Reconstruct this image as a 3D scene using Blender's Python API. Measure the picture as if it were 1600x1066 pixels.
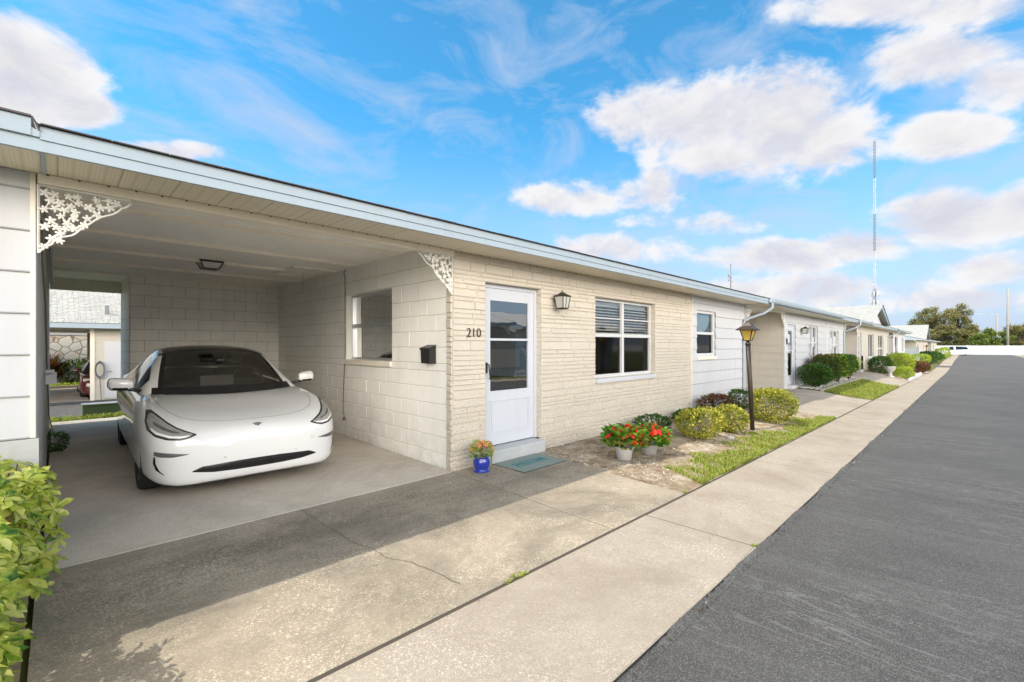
import bpy, bmesh, math, random
from mathutils import Vector, Matrix, Euler
from mathutils.bvhtree import BVHTree
R = math.radians
for o in list(bpy.data.objects): bpy.data.objects.remove(o)
scene = bpy.context.scene
COL = scene.collection

# ------------------------------------------------------------------ camera
CAM_H = 1.51
cd = bpy.data.cameras.new("camera"); cam = bpy.data.objects.new("camera", cd); COL.objects.link(cam)
cam.location = (0, 0, CAM_H); cam.rotation_euler = (R(90), 0, R(-45))
cd.sensor_width = 36; cd.lens = 16.0; cd.shift_y = 0.0044; cd.clip_start = 0.05; cd.clip_end = 5000
scene.camera = cam
scene.view_settings.view_transform = 'Standard'; scene.view_settings.look = 'None'
scene.view_settings.gamma = 1.0; scene.view_settings.exposure = 0.80
scene.cycles.max_bounces = 14; scene.cycles.diffuse_bounces = 9; scene.cycles.transparent_max_bounces = 16
scene.render.resolution_x = 1024; scene.render.resolution_y = 682

# ------------------------------------------------------------------ sun
SUN = Vector((-0.72, 0.235, 1.0)).normalized()
ld = bpy.data.lights.new("sun", 'SUN'); ld.energy = 2.6; ld.angle = R(0.5); ld.color = (1.0, 0.90, 0.76)
so = bpy.data.objects.new("sun", ld); COL.objects.link(so); so.location = (-10, 5, 20)
so.rotation_euler = SUN.to_track_quat('Z', 'Y').to_euler()

# ------------------------------------------------------------------ node helpers
class NT:
    def __init__(s, tree): s.t = tree; s.n = tree.nodes; s.l = tree.links
    def new(s, typ, **kw):
        nd = s.n.new(typ)
        for k, v in kw.items():
            if k.startswith('i_'):
                nm = k[2:]
                key = int(nm) if nm.isdigit() else nm.replace('_', ' ')
                s.put(nd.inputs[key], v)
            else: setattr(nd, k, v)
        return nd
    def put(s, sock, v):
        if isinstance(v, bpy.types.NodeSocket): s.l.new(v, sock)
        elif v is not None: sock.default_value = v
    def math(s, op, a, b=None, c=None, clamp=False):
        nd = s.n.new('ShaderNodeMath'); nd.operation = op; nd.use_clamp = clamp
        s.put(nd.inputs[0], a)
        if b is not None: s.put(nd.inputs[1], b)
        if c is not None: s.put(nd.inputs[2], c)
        return nd.outputs[0]
    def vmath(s, op, a, b=None):
        nd = s.n.new('ShaderNodeVectorMath'); nd.operation = op
        s.put(nd.inputs[0], a)
        if b is not None: s.put(nd.inputs[1], b)
        return nd
    def noise(s, vec, scale, detail=4, rough=0.55, dist=0.0):
        nd = s.n.new('ShaderNodeTexNoise'); s.put(nd.inputs['Vector'], vec)
        nd.inputs['Scale'].default_value = scale; nd.inputs['Detail'].default_value = detail
        nd.inputs['Roughness'].default_value = rough; nd.inputs['Distortion'].default_value = dist
        return nd.outputs['Fac']
    def ramp(s, fac, stops):
        nd = s.n.new('ShaderNodeValToRGB'); s.put(nd.inputs[0], fac); e = nd.color_ramp.elements
        while len(e) < len(stops): e.new(0.5)
        for i, (p, c) in enumerate(stops):
            e[i].position = p; e[i].color = (c[0], c[1], c[2], 1) if not isinstance(c, (int, float)) else (c, c, c, 1)
        return nd.outputs[0]
    def mix(s, fac, a, b, mode='MIX'):
        nd = s.n.new('ShaderNodeMix'); nd.data_type = 'RGBA'; nd.blend_type = mode
        s.put(nd.inputs[0], fac); s.put(nd.inputs[6], c4(a)); s.put(nd.inputs[7], c4(b))
        return nd.outputs[2]
    def mapping(s, vec, scale=(1, 1, 1), loc=(0, 0, 0), rot=(0, 0, 0)):
        nd = s.n.new('ShaderNodeMapping'); s.put(nd.inputs[0], vec)
        nd.inputs['Scale'].default_value = scale; nd.inputs['Location'].default_value = loc
        nd.inputs['Rotation'].default_value = rot
        return nd.outputs[0]
def c4(v):
    if isinstance(v, (tuple, list)) and len(v) == 3: return (v[0], v[1], v[2], 1)
    return v

# ------------------------------------------------------------------ world: nishita sky + cumulus clouds by direction
def pix_dir(u, v):
    a = (u - 800) / 711.0; b = (540 - v) / 711.0; k = 0.70710678
    return Vector((k + k * a, k - k * a, b)).normalized()
def make_world():
    w = bpy.data.worlds.new("World"); scene.world = w; w.use_nodes = True
    t = NT(w.node_tree); t.n.clear()
    out = t.new('ShaderNodeOutputWorld'); bg = t.new('ShaderNodeBackground'); bg.inputs[1].default_value = 0.15
    t.l.new(bg.outputs[0], out.inputs[0])
    sky = t.new('ShaderNodeTexSky', sky_type='NISHITA', sun_disc=False)
    sky.sun_elevation = math.asin(SUN.z); sky.sun_rotation = math.atan2(SUN.x, SUN.y)
    sky.air_density = 1.0; sky.dust_density = 0.3; sky.ozone_density = 2.0
    tc = t.new('ShaderNodeTexCoord'); d = t.vmath('NORMALIZE', tc.outputs['Generated']).outputs[0]
    blobs = [  # pixel centre, half sizes in pixels, weight
        (55, 110, 125, 88, 1.0), (125, 165, 70, 36, .9), (0, 175, 110, 50, .9), (235, 238, 110, 18, .7),
        (1090, 185, 200, 78, 1.1), (1240, 200, 160, 112, 1.1), (1000, 180, 90, 45, .8), (1130, 245, 160, 42, .9),
        (935, 310, 140, 34, .85), (1040, 290, 45, 40, .7),
        (1450, 95, 170, 66, 1.0), (1560, 130, 120, 55, 1.0), (1420, 12, 270, 40, .95), (1480, 205, 110, 45, .9),
        (1500, 345, 150, 52, 1.05), (1590, 330, 90, 50, .95), (1195, 402, 130, 30, .85), (955, 392, 120, 32, .85),
        (1340, 385, 90, 28, .75), (1560, 420, 120, 32, .8), (1120, 350, 70, 20, .6), (1000, 345, 50, 14, .55), (1250, 455, 300, 30, .75),
        (1480, 470, 220, 28, .75), (40, -120, 200, 120, .7), (-250, 150, 190, 130, 1.0), (-300, 420, 260, 90, .9),
        (2000, 100, 300, 120, 1.0), (1900, 380, 260, 80, 1.0), (700, -500, 400, 180, .8), (1300, -400, 300, 140, .9)]
    dens = None
    for (u, v, ru, rv, wt) in blobs:
        c = pix_dir(u, v); ax = pix_dir(u + ru, v) - c; ay = pix_dir(u, v - rv) - c
        la, lb = max(ax.length, 1e-3), max(ay.length, 1e-3)
        ax.normalize(); ay = (ay - ax * ay.dot(ax)).normalized()
        df = t.vmath('SUBTRACT', d, tuple(c)).outputs[0]
        p = t.vmath('DOT_PRODUCT', df, tuple(ax / la)).outputs['Value']
        q = t.vmath('DOT_PRODUCT', df, tuple(ay / lb)).outputs['Value']
        nrm = c.normalized()
        e = t.vmath('DOT_PRODUCT', df, tuple(nrm * 1.2 / la)).outputs['Value']
        r2 = t.math('ADD', t.math('ADD', t.math('MULTIPLY', p, p), t.math('MULTIPLY', q, q)), t.math('MULTIPLY', e, e))
        m = t.math('MULTIPLY', t.math('SUBTRACT', 1.0, r2), wt)
        dens = m if dens is None else t.math('SMOOTH_MAX', dens, m, 0.25)
    dens = t.math('MAXIMUM', dens, -1.2)
    dv = t.mapping(d, scale=(1, 1, 1.7))
    n1 = t.noise(dv, 7.0, 9, 0.6, 0.25)
    up = t.vmath('ADD', dv, tuple(Vector((SUN.x * .03, SUN.y * .03, .055)))).outputs[0]
    n2 = t.noise(up, 7.0, 6, 0.58, 0.25)
    f = t.math('ADD', t.math('ADD', t.math('MULTIPLY', dens, 0.75), .06), t.math('MULTIPLY', t.math('SUBTRACT', n1, 0.5), 2.6))
    mask = t.new('ShaderNodeMapRange', interpolation_type='SMOOTHSTEP')
    t.put(mask.inputs[0], f); mask.inputs[1].default_value = 0.02; mask.inputs[2].default_value = 0.60
    lit = t.new('ShaderNodeMapRange'); t.put(lit.inputs[0], t.math('SUBTRACT', n1, n2))
    lit.inputs[1].default_value = -0.10; lit.inputs[2].default_value = 0.10
    dd = t.new('ShaderNodeMapRange'); t.put(dd.inputs[0], f); dd.inputs[1].default_value = .3; dd.inputs[2].default_value = 1.3
    dd.inputs[3].default_value = 1.0; dd.inputs[4].default_value = 0.80
    cloud = t.mix(lit.outputs[0], (2.95, 3.02, 3.4), (3.8, 3.78, 3.85))
    cloud = t.mix(1.0, cloud, dd.outputs[0], 'MULTIPLY')
    # thin high streaks and pale air near the horizon
    wv = t.mapping(d, scale=(1.0, 2.2, 4.0), rot=(0.2, 0.5, 0.3))
    wn = t.noise(wv, 3.0, 8, 0.62, 0.6)
    wr = t.new('ShaderNodeMapRange'); t.put(wr.inputs[0], wn); wr.inputs[1].default_value = .46; wr.inputs[2].default_value = .78
    wr.inputs[4].default_value = 0.80
    sp = t.new('ShaderNodeSeparateXYZ'); t.put(sp.inputs[0], d)
    base = t.mix(1.0, sky.outputs[0], SKYTINT, 'MULTIPLY')
    hz = t.new('ShaderNodeMapRange', interpolation_type='SMOOTHSTEP'); t.put(hz.inputs[0], sp.outputs[2])
    hz.inputs[1].default_value = -0.02; hz.inputs[2].default_value = 0.46; hz.inputs[3].default_value = 0.95; hz.inputs[4].default_value = 0.0
    base = t.mix(hz.outputs[0], base, (2.35, 2.55, 3.3))
    base = t.mix(wr.outputs[0], base, (2.3, 2.65, 3.4))
    col = t.mix(mask.outputs[0], base, cloud)
    # overbright low bank behind the camera, added as fill for walls and carport
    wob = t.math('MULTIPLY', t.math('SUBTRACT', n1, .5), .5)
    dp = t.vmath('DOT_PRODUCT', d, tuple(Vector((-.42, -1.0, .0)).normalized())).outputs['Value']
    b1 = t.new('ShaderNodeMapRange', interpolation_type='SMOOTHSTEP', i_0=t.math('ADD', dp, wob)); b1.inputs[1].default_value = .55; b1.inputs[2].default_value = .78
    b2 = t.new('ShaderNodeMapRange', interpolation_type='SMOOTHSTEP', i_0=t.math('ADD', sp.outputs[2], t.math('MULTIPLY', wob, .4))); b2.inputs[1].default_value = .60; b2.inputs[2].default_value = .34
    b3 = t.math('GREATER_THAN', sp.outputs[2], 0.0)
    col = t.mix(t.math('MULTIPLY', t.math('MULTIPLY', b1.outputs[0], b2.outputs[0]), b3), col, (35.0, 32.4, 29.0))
    zn = t.new('ShaderNodeMapRange', interpolation_type='SMOOTHSTEP', i_0=t.math('ADD', sp.outputs[2], t.math('MULTIPLY', wob, 1.2))); zn.inputs[1].default_value = .70; zn.inputs[2].default_value = .86; zn.inputs[4].default_value = .85  # warm overhead layer, added to take the blue out of shaded paving
    col = t.mix(zn.outputs[0], col, (5.6, 5.1, 4.4))
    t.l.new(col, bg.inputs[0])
SKYTINT = (0.31, 0.90, 1.02)
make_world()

# ------------------------------------------------------------------ materials
MATS = {}
def mat(name, col=(.8, .8, .8), rough=.6, metal=0.0, spec=.5, bump=0, bscale=60, var=0, vscale=3, coat=0, trans=0, alpha=1):
    if name in MATS: return MATS[name]
    m = bpy.data.materials.new(name); m.use_nodes = True; t = NT(m.node_tree)
    b = t.n['Principled BSDF']; b.inputs['Base Color'].default_value = c4(tuple(col)); b.inputs['Roughness'].default_value = rough
    b.inputs['Metallic'].default_value = metal; b.inputs['Specular IOR Level'].default_value = spec
    b.inputs['Coat Weight'].default_value = coat; b.inputs['Coat Roughness'].default_value = .03
    geo = t.new('ShaderNodeNewGeometry'); pos = geo.outputs['Position']
    if var:
        n = t.noise(pos, vscale, 5, .6)
        c = t.mix(n, tuple(x * (1 - var) for x in col), tuple(min(1, x * (1 + var)) for x in col))
        t.put(b.inputs['Base Color'], c)
    if bump:
        h = t.noise(pos, bscale, 4, .6); bn = t.new('ShaderNodeBump', i_Height=h); bn.inputs['Strength'].default_value = bump
        bn.inputs['Distance'].default_value = .01; t.l.new(bn.outputs[0], b.inputs['Normal'])
    MATS[name] = m
    return m
def pri(name):
    m = bpy.data.materials.new(name); m.use_nodes = True; t = NT(m.node_tree); MATS[name] = m
    b = t.n['Principled BSDF']; geo = t.new('ShaderNodeNewGeometry')
    return m, t, b, geo.outputs['Position'], geo
def bumpto(t, b, h, strength=.5, dist=.01):
    bn = t.new('ShaderNodeBump', i_Height=h); bn.inputs['Strength'].default_value = strength; bn.inputs['Distance'].default_value = dist
    t.l.new(bn.outputs[0], b.inputs['Normal'])

def m_stone(name, c1, c2, dirt=(.30, .27, .22), pit=1.0):
    m, t, b, pos, geo = pri(name); b.inputs['Roughness'].default_value = .85
    n = t.noise(pos, 2.5, 5); fine = t.noise(pos, 42, 6, .75); isl = geo.outputs['Random Per Island']
    c = t.mix(n, c1, c2); c = t.mix(t.math('MULTIPLY', isl, .35), c, tuple(x * .86 for x in c1))
    pits = t.ramp(t.noise(pos, 48, 5, .8), [(.40, 1.0), (.50, 0.0)])
    sp = t.new('ShaderNodeSeparateXYZ', i_0=pos)
    low = t.new('ShaderNodeMapRange', i_0=sp.outputs[2]); low.inputs[1].default_value = 1.2; low.inputs[2].default_value = .0
    low.inputs[3].default_value = .22; low.inputs[4].default_value = 1.0
    dk = t.math('MULTIPLY', t.math('MULTIPLY', pits, low.outputs[0]), pit)
    c = t.mix(dk, c, dirt)
    gr = t.ramp(t.noise(pos, 1.1, 6, .7), [(.5, 0.0), (.75, .45)])
    c = t.mix(t.math('MULTIPLY', gr, low.outputs[0]), c, tuple(x * 1.3 for x in dirt))
    t.put(b.inputs['Base Color'], c)
    h = t.math('ADD', t.math('MULTIPLY', fine, .7), t.math('MULTIPLY', t.noise(pos, 12, 5, .7), 1.0))
    bumpto(t, b, h, .7, .014); return m
def m_paint(name, col, dirt=.12, bump=.25, bs=90, lowdirt=0.0):
    m, t, b, pos, geo = pri(name); b.inputs['Roughness'].default_value = .55; b.inputs['Specular IOR Level'].default_value = .3
    n = t.ramp(t.noise(pos, 1.3, 7, .65), [(.35, 0.0), (.75, 1.0)])
    c = t.mix(n, col, tuple(x * (1 - dirt) for x in col))
    st = t.ramp(t.noise(t.mapping(pos, scale=(9, 9, .8)), 1.0, 5, .6), [(.52, 0.0), (.8, .5)])
    c = t.mix(st, c, (col[0] * .80, col[1] * .78, col[2] * .72))
    c = t.mix(t.math('MULTIPLY', geo.outputs['Random Per Island'], .10), c, tuple(x * .8 for x in col))
    if lowdirt:
        sp = t.new('ShaderNodeSeparateXYZ', i_0=pos)
        low = t.new('ShaderNodeMapRange', i_0=sp.outputs[2]); low.inputs[1].default_value = .7; low.inputs[2].default_value = .0
        nn = t.ramp(t.noise(pos, 6, 6, .7), [(.4, 0.0), (.7, 1.0)])
        c = t.mix(t.math('MULTIPLY', t.math('MULTIPLY', low.outputs[0], nn), lowdirt), c, (.36, .34, .29))
    t.put(b.inputs['Base Color'], c)
    bumpto(t, b, t.noise(pos, bs, 5, .65), bump, .006); return m
def m_concrete(name, c1, c2, speck=.5, stain=(.16, .15, .13), stainamt=.5, band=None, spec_scale=95):
    m, t, b, pos, geo = pri(name); b.inputs['Roughness'].default_value = .88; b.inputs['Specular IOR Level'].default_value = .25
    c = t.mix(t.ramp(t.noise(pos, 1.6, 8, .68), [(.3, 0.0), (.72, 1.0)]), c1, c2)
    c = t.mix(t.math('MULTIPLY', t.noise(pos, 24, 6, .7), .5), c, tuple(x * .72 for x in c1))
    c = t.mix(t.math('MULTIPLY', t.ramp(t.noise(pos, 120, 4, .8), [(.38, 1.0), (.56, 0.0)]), .45), c, tuple(x * .55 for x in c1))
    c = t.mix(t.math('MULTIPLY', t.ramp(t.noise(pos, 48, 5, .8), [(.50, 0.0), (.66, 1.0)]), .35), c, tuple(min(.9, x * 1.35) for x in c2))
    v = t.new('ShaderNodeTexVoronoi', i_Vector=t.mapping(pos, scale=(1, 1, 1), rot=(0, 0, .6)), i_Scale=spec_scale)
    patch = t.ramp(t.noise(pos, 2.4, 5, .7), [(.42, .05), (.66, 1.0)])
    v3 = t.new('ShaderNodeTexVoronoi', i_Vector=pos, i_Scale=spec_scale * .42); r3 = t.new('ShaderNodeSeparateXYZ', i_0=v3.outputs['Color']).outputs[2]
    big = t.math('MULTIPLY', t.math('MULTIPLY', t.ramp(v3.outputs['Distance'], [(.18, 1.0), (.34, 0.0)]), t.math('GREATER_THAN', r3, .6)), patch)
    c = t.mix(t.math('MULTIPLY', big, speck * .7), c, tuple(min(.9, x * 1.65 + .10) for x in c2))
    dots = t.ramp(v.outputs['Distance'], [(.26, 1.0), (.44, 0.0)])
    dots = t.math('MULTIPLY', dots, t.math('GREATER_THAN', t.new('ShaderNodeSeparateXYZ', i_0=v.outputs['Color']).outputs[0], .45))
    c = t.mix(t.math('MULTIPLY', t.math('MULTIPLY', dots, patch), speck), c, tuple(min(.9, x * 1.55 + .08) for x in c2))
    v2 = t.new('ShaderNodeTexVoronoi', i_Vector=pos, i_Scale=spec_scale * 1.4)
    dk = t.math('MULTIPLY', t.ramp(v2.outputs['Distance'], [(.16, 1.0), (.3, 0.0)]), t.math('GREATER_THAN', t.new('ShaderNodeSeparateXYZ', i_0=v2.outputs['Color']).outputs[1], .55))
    c = t.mix(t.math('MULTIPLY', dk, speck * .55), c, tuple(x * .45 for x in c1))
    s1 = t.ramp(t.noise(pos, .9, 8, .76, .4), [(.45, 0.0), (.68, 1.0)])
    fac = t.math('MULTIPLY', s1, stainamt)
    c = t.mix(fac, c, stain)
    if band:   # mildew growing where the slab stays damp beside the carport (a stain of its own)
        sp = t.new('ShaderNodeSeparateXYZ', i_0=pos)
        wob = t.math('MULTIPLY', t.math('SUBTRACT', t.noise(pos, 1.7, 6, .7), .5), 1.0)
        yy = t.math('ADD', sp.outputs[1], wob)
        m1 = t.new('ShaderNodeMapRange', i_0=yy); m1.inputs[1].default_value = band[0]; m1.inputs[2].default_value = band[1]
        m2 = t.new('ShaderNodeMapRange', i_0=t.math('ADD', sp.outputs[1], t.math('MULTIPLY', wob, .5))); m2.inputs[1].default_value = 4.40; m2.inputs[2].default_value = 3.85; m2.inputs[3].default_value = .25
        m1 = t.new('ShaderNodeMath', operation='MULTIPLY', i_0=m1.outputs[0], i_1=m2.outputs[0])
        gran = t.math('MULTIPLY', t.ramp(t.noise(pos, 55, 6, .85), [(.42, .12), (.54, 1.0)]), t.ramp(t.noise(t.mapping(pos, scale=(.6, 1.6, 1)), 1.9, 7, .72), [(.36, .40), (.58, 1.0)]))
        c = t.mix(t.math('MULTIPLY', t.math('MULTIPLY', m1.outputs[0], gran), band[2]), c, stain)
    t.put(b.inputs['Base Color'], c)
    h = t.math('ADD', t.math('MULTIPLY', dots, .6), t.noise(pos, 130, 5, .7))
    bumpto(t, b, h, .45, .006); return m
def m_asphalt():
    m, t, b, pos, geo = pri('asphalt'); b.inputs['Roughness'].default_value = .8; b.inputs['Specular IOR Level'].default_value = .35
    c = t.mix(t.ramp(t.noise(pos, .7, 7, .65), [(.3, 0.0), (.72, 1.0)]), (.062, .060, .058), (.096, .093, .090))
    v = t.new('ShaderNodeTexVoronoi', i_Vector=pos, i_Scale=210)
    rnd = t.new('ShaderNodeSeparateXYZ', i_0=v.outputs['Color']).outputs[0]
    c = t.mix(t.math('MULTIPLY', t.math('GREATER_THAN', rnd, .75), .26), c, (.36, .36, .36))
    c = t.mix(t.math('MULTIPLY', t.math('LESS_THAN', rnd, .25), .5), c, (.055, .055, .06))
    # whitish scuffs and dried wash lines running across the lane
    st = t.noise(t.mapping(pos, scale=(2.6, .45, 1), rot=(0, 0, .25)), 1.7, 8, .66, 1.3)
    ridge = t.math('SUBTRACT', 1.0, t.math('MULTIPLY', t.math('ABSOLUTE', t.math('SUBTRACT', st, .5)), 70), clamp=True)
    pm = t.ramp(t.noise(pos, .5, 5, .6), [(.42, .0), (.56, 1.0)])
    c = t.mix(t.math('MULTIPLY', t.math('MULTIPLY', ridge, pm), .24), c, (.50, .50, .50))
    st2 = t.ramp(t.noise(t.mapping(pos, scale=(1.6, .25, 1)), 1.4, 8, .7), [(.48, 0.0), (.80, .32)])
    c = t.mix(st2, c, (.20, .20, .20))
    t.put(b.inputs['Base Color'], c)
    bumpto(t, b, t.math('ADD', v.outputs['Distance'], t.noise(pos, 60, 5, .7)), .6, .008); return m
def m_ground(name, stops, scale=6, fine=70, bump=.8):
    m, t, b, pos, geo = pri(name); b.inputs['Roughness'].default_value = .95; b.inputs['Specular IOR Level'].default_value = .1
    a = t.ramp(t.noise(pos, scale, 8, .72), stops)
    f = t.noise(pos, fine, 6, .75)
    c = t.mix(t.math('MULTIPLY', f, .55), a, t.mix(1.0, a, (.45, .42, .38), 'MULTIPLY'))
    t.put(b.inputs['Base Color'], c); bumpto(t, b, f, bump, .02); return m
def m_leaf(name, cols, rough=.42, trans=.35):
    m, t, b, pos, geo = pri(name)
    n = len(cols); st = [(i / max(1, n - 1), c) for i, c in enumerate(cols)]
    c = t.ramp(geo.outputs['Random Per Island'], st)
    c = t.mix(t.math('MULTIPLY', t.noise(pos, 30, 3), .5), c, t.mix(1.0, c, (.55, .6, .5), 'MULTIPLY'))
    t.put(b.inputs['Base Color'], c); b.inputs['Roughness'].default_value = rough; b.inputs['Specular IOR Level'].default_value = .35
    tr = t.new('ShaderNodeBsdfTranslucent', i_0=t.mix(1.0, c, (1.15, 1.2, .6), 'MULTIPLY')); mx = t.new('ShaderNodeMixShader')
    mx.inputs[0].default_value = trans; out = t.n['Material Output']
    t.l.new(b.outputs[0], mx.inputs[1]); t.l.new(tr.outputs[0], mx.inputs[2]); t.l.new(mx.outputs[0], out.inputs[0]); return m
def m_glass(name, tint=(.62, .66, .66), base=.10, rough=0.0, wav=0.0, ior=1.5):
    m = bpy.data.materials.new(name); m.use_nodes = True; t = NT(m.node_tree); t.n.clear(); MATS[name] = m
    out = t.new('ShaderNodeOutputMaterial'); tr = t.new('ShaderNodeBsdfTransparent'); gl = t.new('ShaderNodeBsdfGlossy')
    tr.inputs[0].default_value = c4(tint); gl.inputs[0].default_value = (1, 1, 1, 1); gl.inputs['Roughness'].default_value = rough
    fr = t.new('ShaderNodeFresnel'); fr.inputs[0].default_value = ior
    f = t.math('ADD', fr.outputs[0], base, clamp=True); mx = t.new('ShaderNodeMixShader', i_0=f)
    if wav:
        geo = t.new('ShaderNodeNewGeometry'); bn = t.new('ShaderNodeBump', i_Height=t.noise(geo.outputs['Position'], 2.2, 2))
        bn.inputs['Strength'].default_value = wav; bn.inputs['Distance'].default_value = .02
        t.l.new(bn.outputs[0], gl.inputs['Normal'])
    t.l.new(tr.outputs[0], mx.inputs[1]); t.l.new(gl.outputs[0], mx.inputs[2]); t.l.new(mx.outputs[0], out.inputs[0]); return m
def m_shingle(name, c1, c2):
    m, t, b, pos, geo = pri(name); b.inputs['Roughness'].default_value = .9
    sp = t.new('ShaderNodeSeparateXYZ', i_0=pos)
    cx = t.new('ShaderNodeCombineXYZ', i_0=sp.outputs[0], i_1=t.math('MULTIPLY', t.math('ADD', sp.outputs[1], sp.outputs[2]), 1.0), i_2=0.0)
    br = t.new('ShaderNodeTexBrick', i_Vector=cx.outputs[0], i_Scale=1.0); br.inputs['Brick Width'].default_value = .30
    br.inputs['Row Height'].default_value = .17; br.inputs['Mortar Size'].default_value = .010
    br.inputs['Color1'].default_value = c4(c1); br.inputs['Color2'].default_value = c4(c2); br.inputs['Mortar'].default_value = c4(tuple(x * .55 for x in c1))
    c = t.mix(t.math('MULTIPLY', t.noise(pos, 40, 4, .7), .35), br.outputs[0], tuple(x * .6 for x in c1))
    t.put(b.inputs['Base Color'], c); bumpto(t, b, t.math('ADD', br.outputs['Fac'], t.noise(pos, 80, 3)), -.4, .01); return m
def m_soffit():
    m, t, b, pos, geo = pri('soffit_vinyl'); b.inputs['Roughness'].default_value = .5
    sp = t.new('ShaderNodeSeparateXYZ', i_0=pos); x = sp.outputs[0]; y = sp.outputs[1]
    rib = t.math('FRACT', t.math('MULTIPLY', x, 1 / .0762)); rl = t.ramp(rib, [(.0, 1.0), (.10, 0.0), (.90, 0.0), (1.0, 1.0)])
    seam = t.math('FRACT', t.math('MULTIPLY', x, 1 / .3048)); sl = t.ramp(seam, [(.0, 1.0), (.035, 0.0)])
    hx = t.math('ABSOLUTE', t.math('SUBTRACT', t.math('FRACT', t.math('MULTIPLY', x, 1 / .019)), .5))
    hy = t.math('ABSOLUTE', t.math('SUBTRACT', t.math('FRACT', t.math('MULTIPLY', y, 1 / .024)), .5))
    hole = t.math('LESS_THAN', t.math('ADD', t.math('POWER', hx, 2.0), t.math('POWER', hy, 2.0)), .035)
    c = t.mix(t.noise(pos, 1.3, 6, .6), (.76, .70, .58), (.66, .60, .48))
    c = t.mix(t.math('MULTIPLY', rl, .42), c, (.36, .31, .23)); c = t.mix(t.math('MULTIPLY', hole, .42), c, (.25, .21, .15))
    c = t.mix(sl, c, (.30, .25, .18))
    t.put(b.inputs['Base Color'], c); bumpto(t, b, t.math('ADD', rl, hole), -.5, .006); return m
def m_fieldstone():
    m, t, b, pos, geo = pri('field_stone'); b.inputs['Roughness'].default_value = .85
    p2 = t.mapping(pos, scale=(1, 1, 1)); wob = t.new('ShaderNodeTexNoise', i_Vector=pos, i_Scale=1.5)
    v = t.new('ShaderNodeTexVoronoi', i_Vector=p2, i_Scale=2.6, feature='DISTANCE_TO_EDGE')
    v2 = t.new('ShaderNodeTexVoronoi', i_Vector=p2, i_Scale=2.6)
    c = t.mix(t.new('ShaderNodeSeparateXYZ', i_0=v2.outputs['Color']).outputs[0], (.66, .54, .42), (.72, .68, .60))
    c = t.mix(t.ramp(v.outputs['Distance'], [(.03, 1.0), (.06, 0.0)]), c, (.27, .22, .17))
    t.put(b.inputs['Base Color'], c); bumpto(t, b, v.outputs['Distance'], .8, .05); return m

def m_varieg(name):
    m, t, b, pos, geo = pri(name); isl = geo.outputs['Random Per Island']
    g = t.ramp(isl, [(0, (.035, .11, .02)), (.35, (.09, .22, .03)), (.7, (.22, .36, .05)), (1, (.40, .50, .07))])
    y = t.ramp(isl, [(0, (.30, .42, .06)), (.5, (.62, .66, .12)), (1, (.74, .74, .26))])
    f = t.ramp(t.noise(pos, 11, 5, .65), [(.40, 0.0), (.52, 1.0)])
    c = t.mix(f, g, y); t.put(b.inputs['Base Color'], c); b.inputs['Roughness'].default_value = .22; b.inputs['Specular IOR Level'].default_value = .5
    tr = t.new('ShaderNodeBsdfTranslucent', i_0=t.mix(1.0, c, (1.1, 1.15, .5), 'MULTIPLY')); mx = t.new('ShaderNodeMixShader'); mx.inputs[0].default_value = .46
    t.l.new(b.outputs[0], mx.inputs[1]); t.l.new(tr.outputs[0], mx.inputs[2]); t.l.new(mx.outputs[0], t.n['Material Output'].inputs[0])
    bumpto(t, b, t.noise(pos, 120, 3), .2, .002); return m
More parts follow.
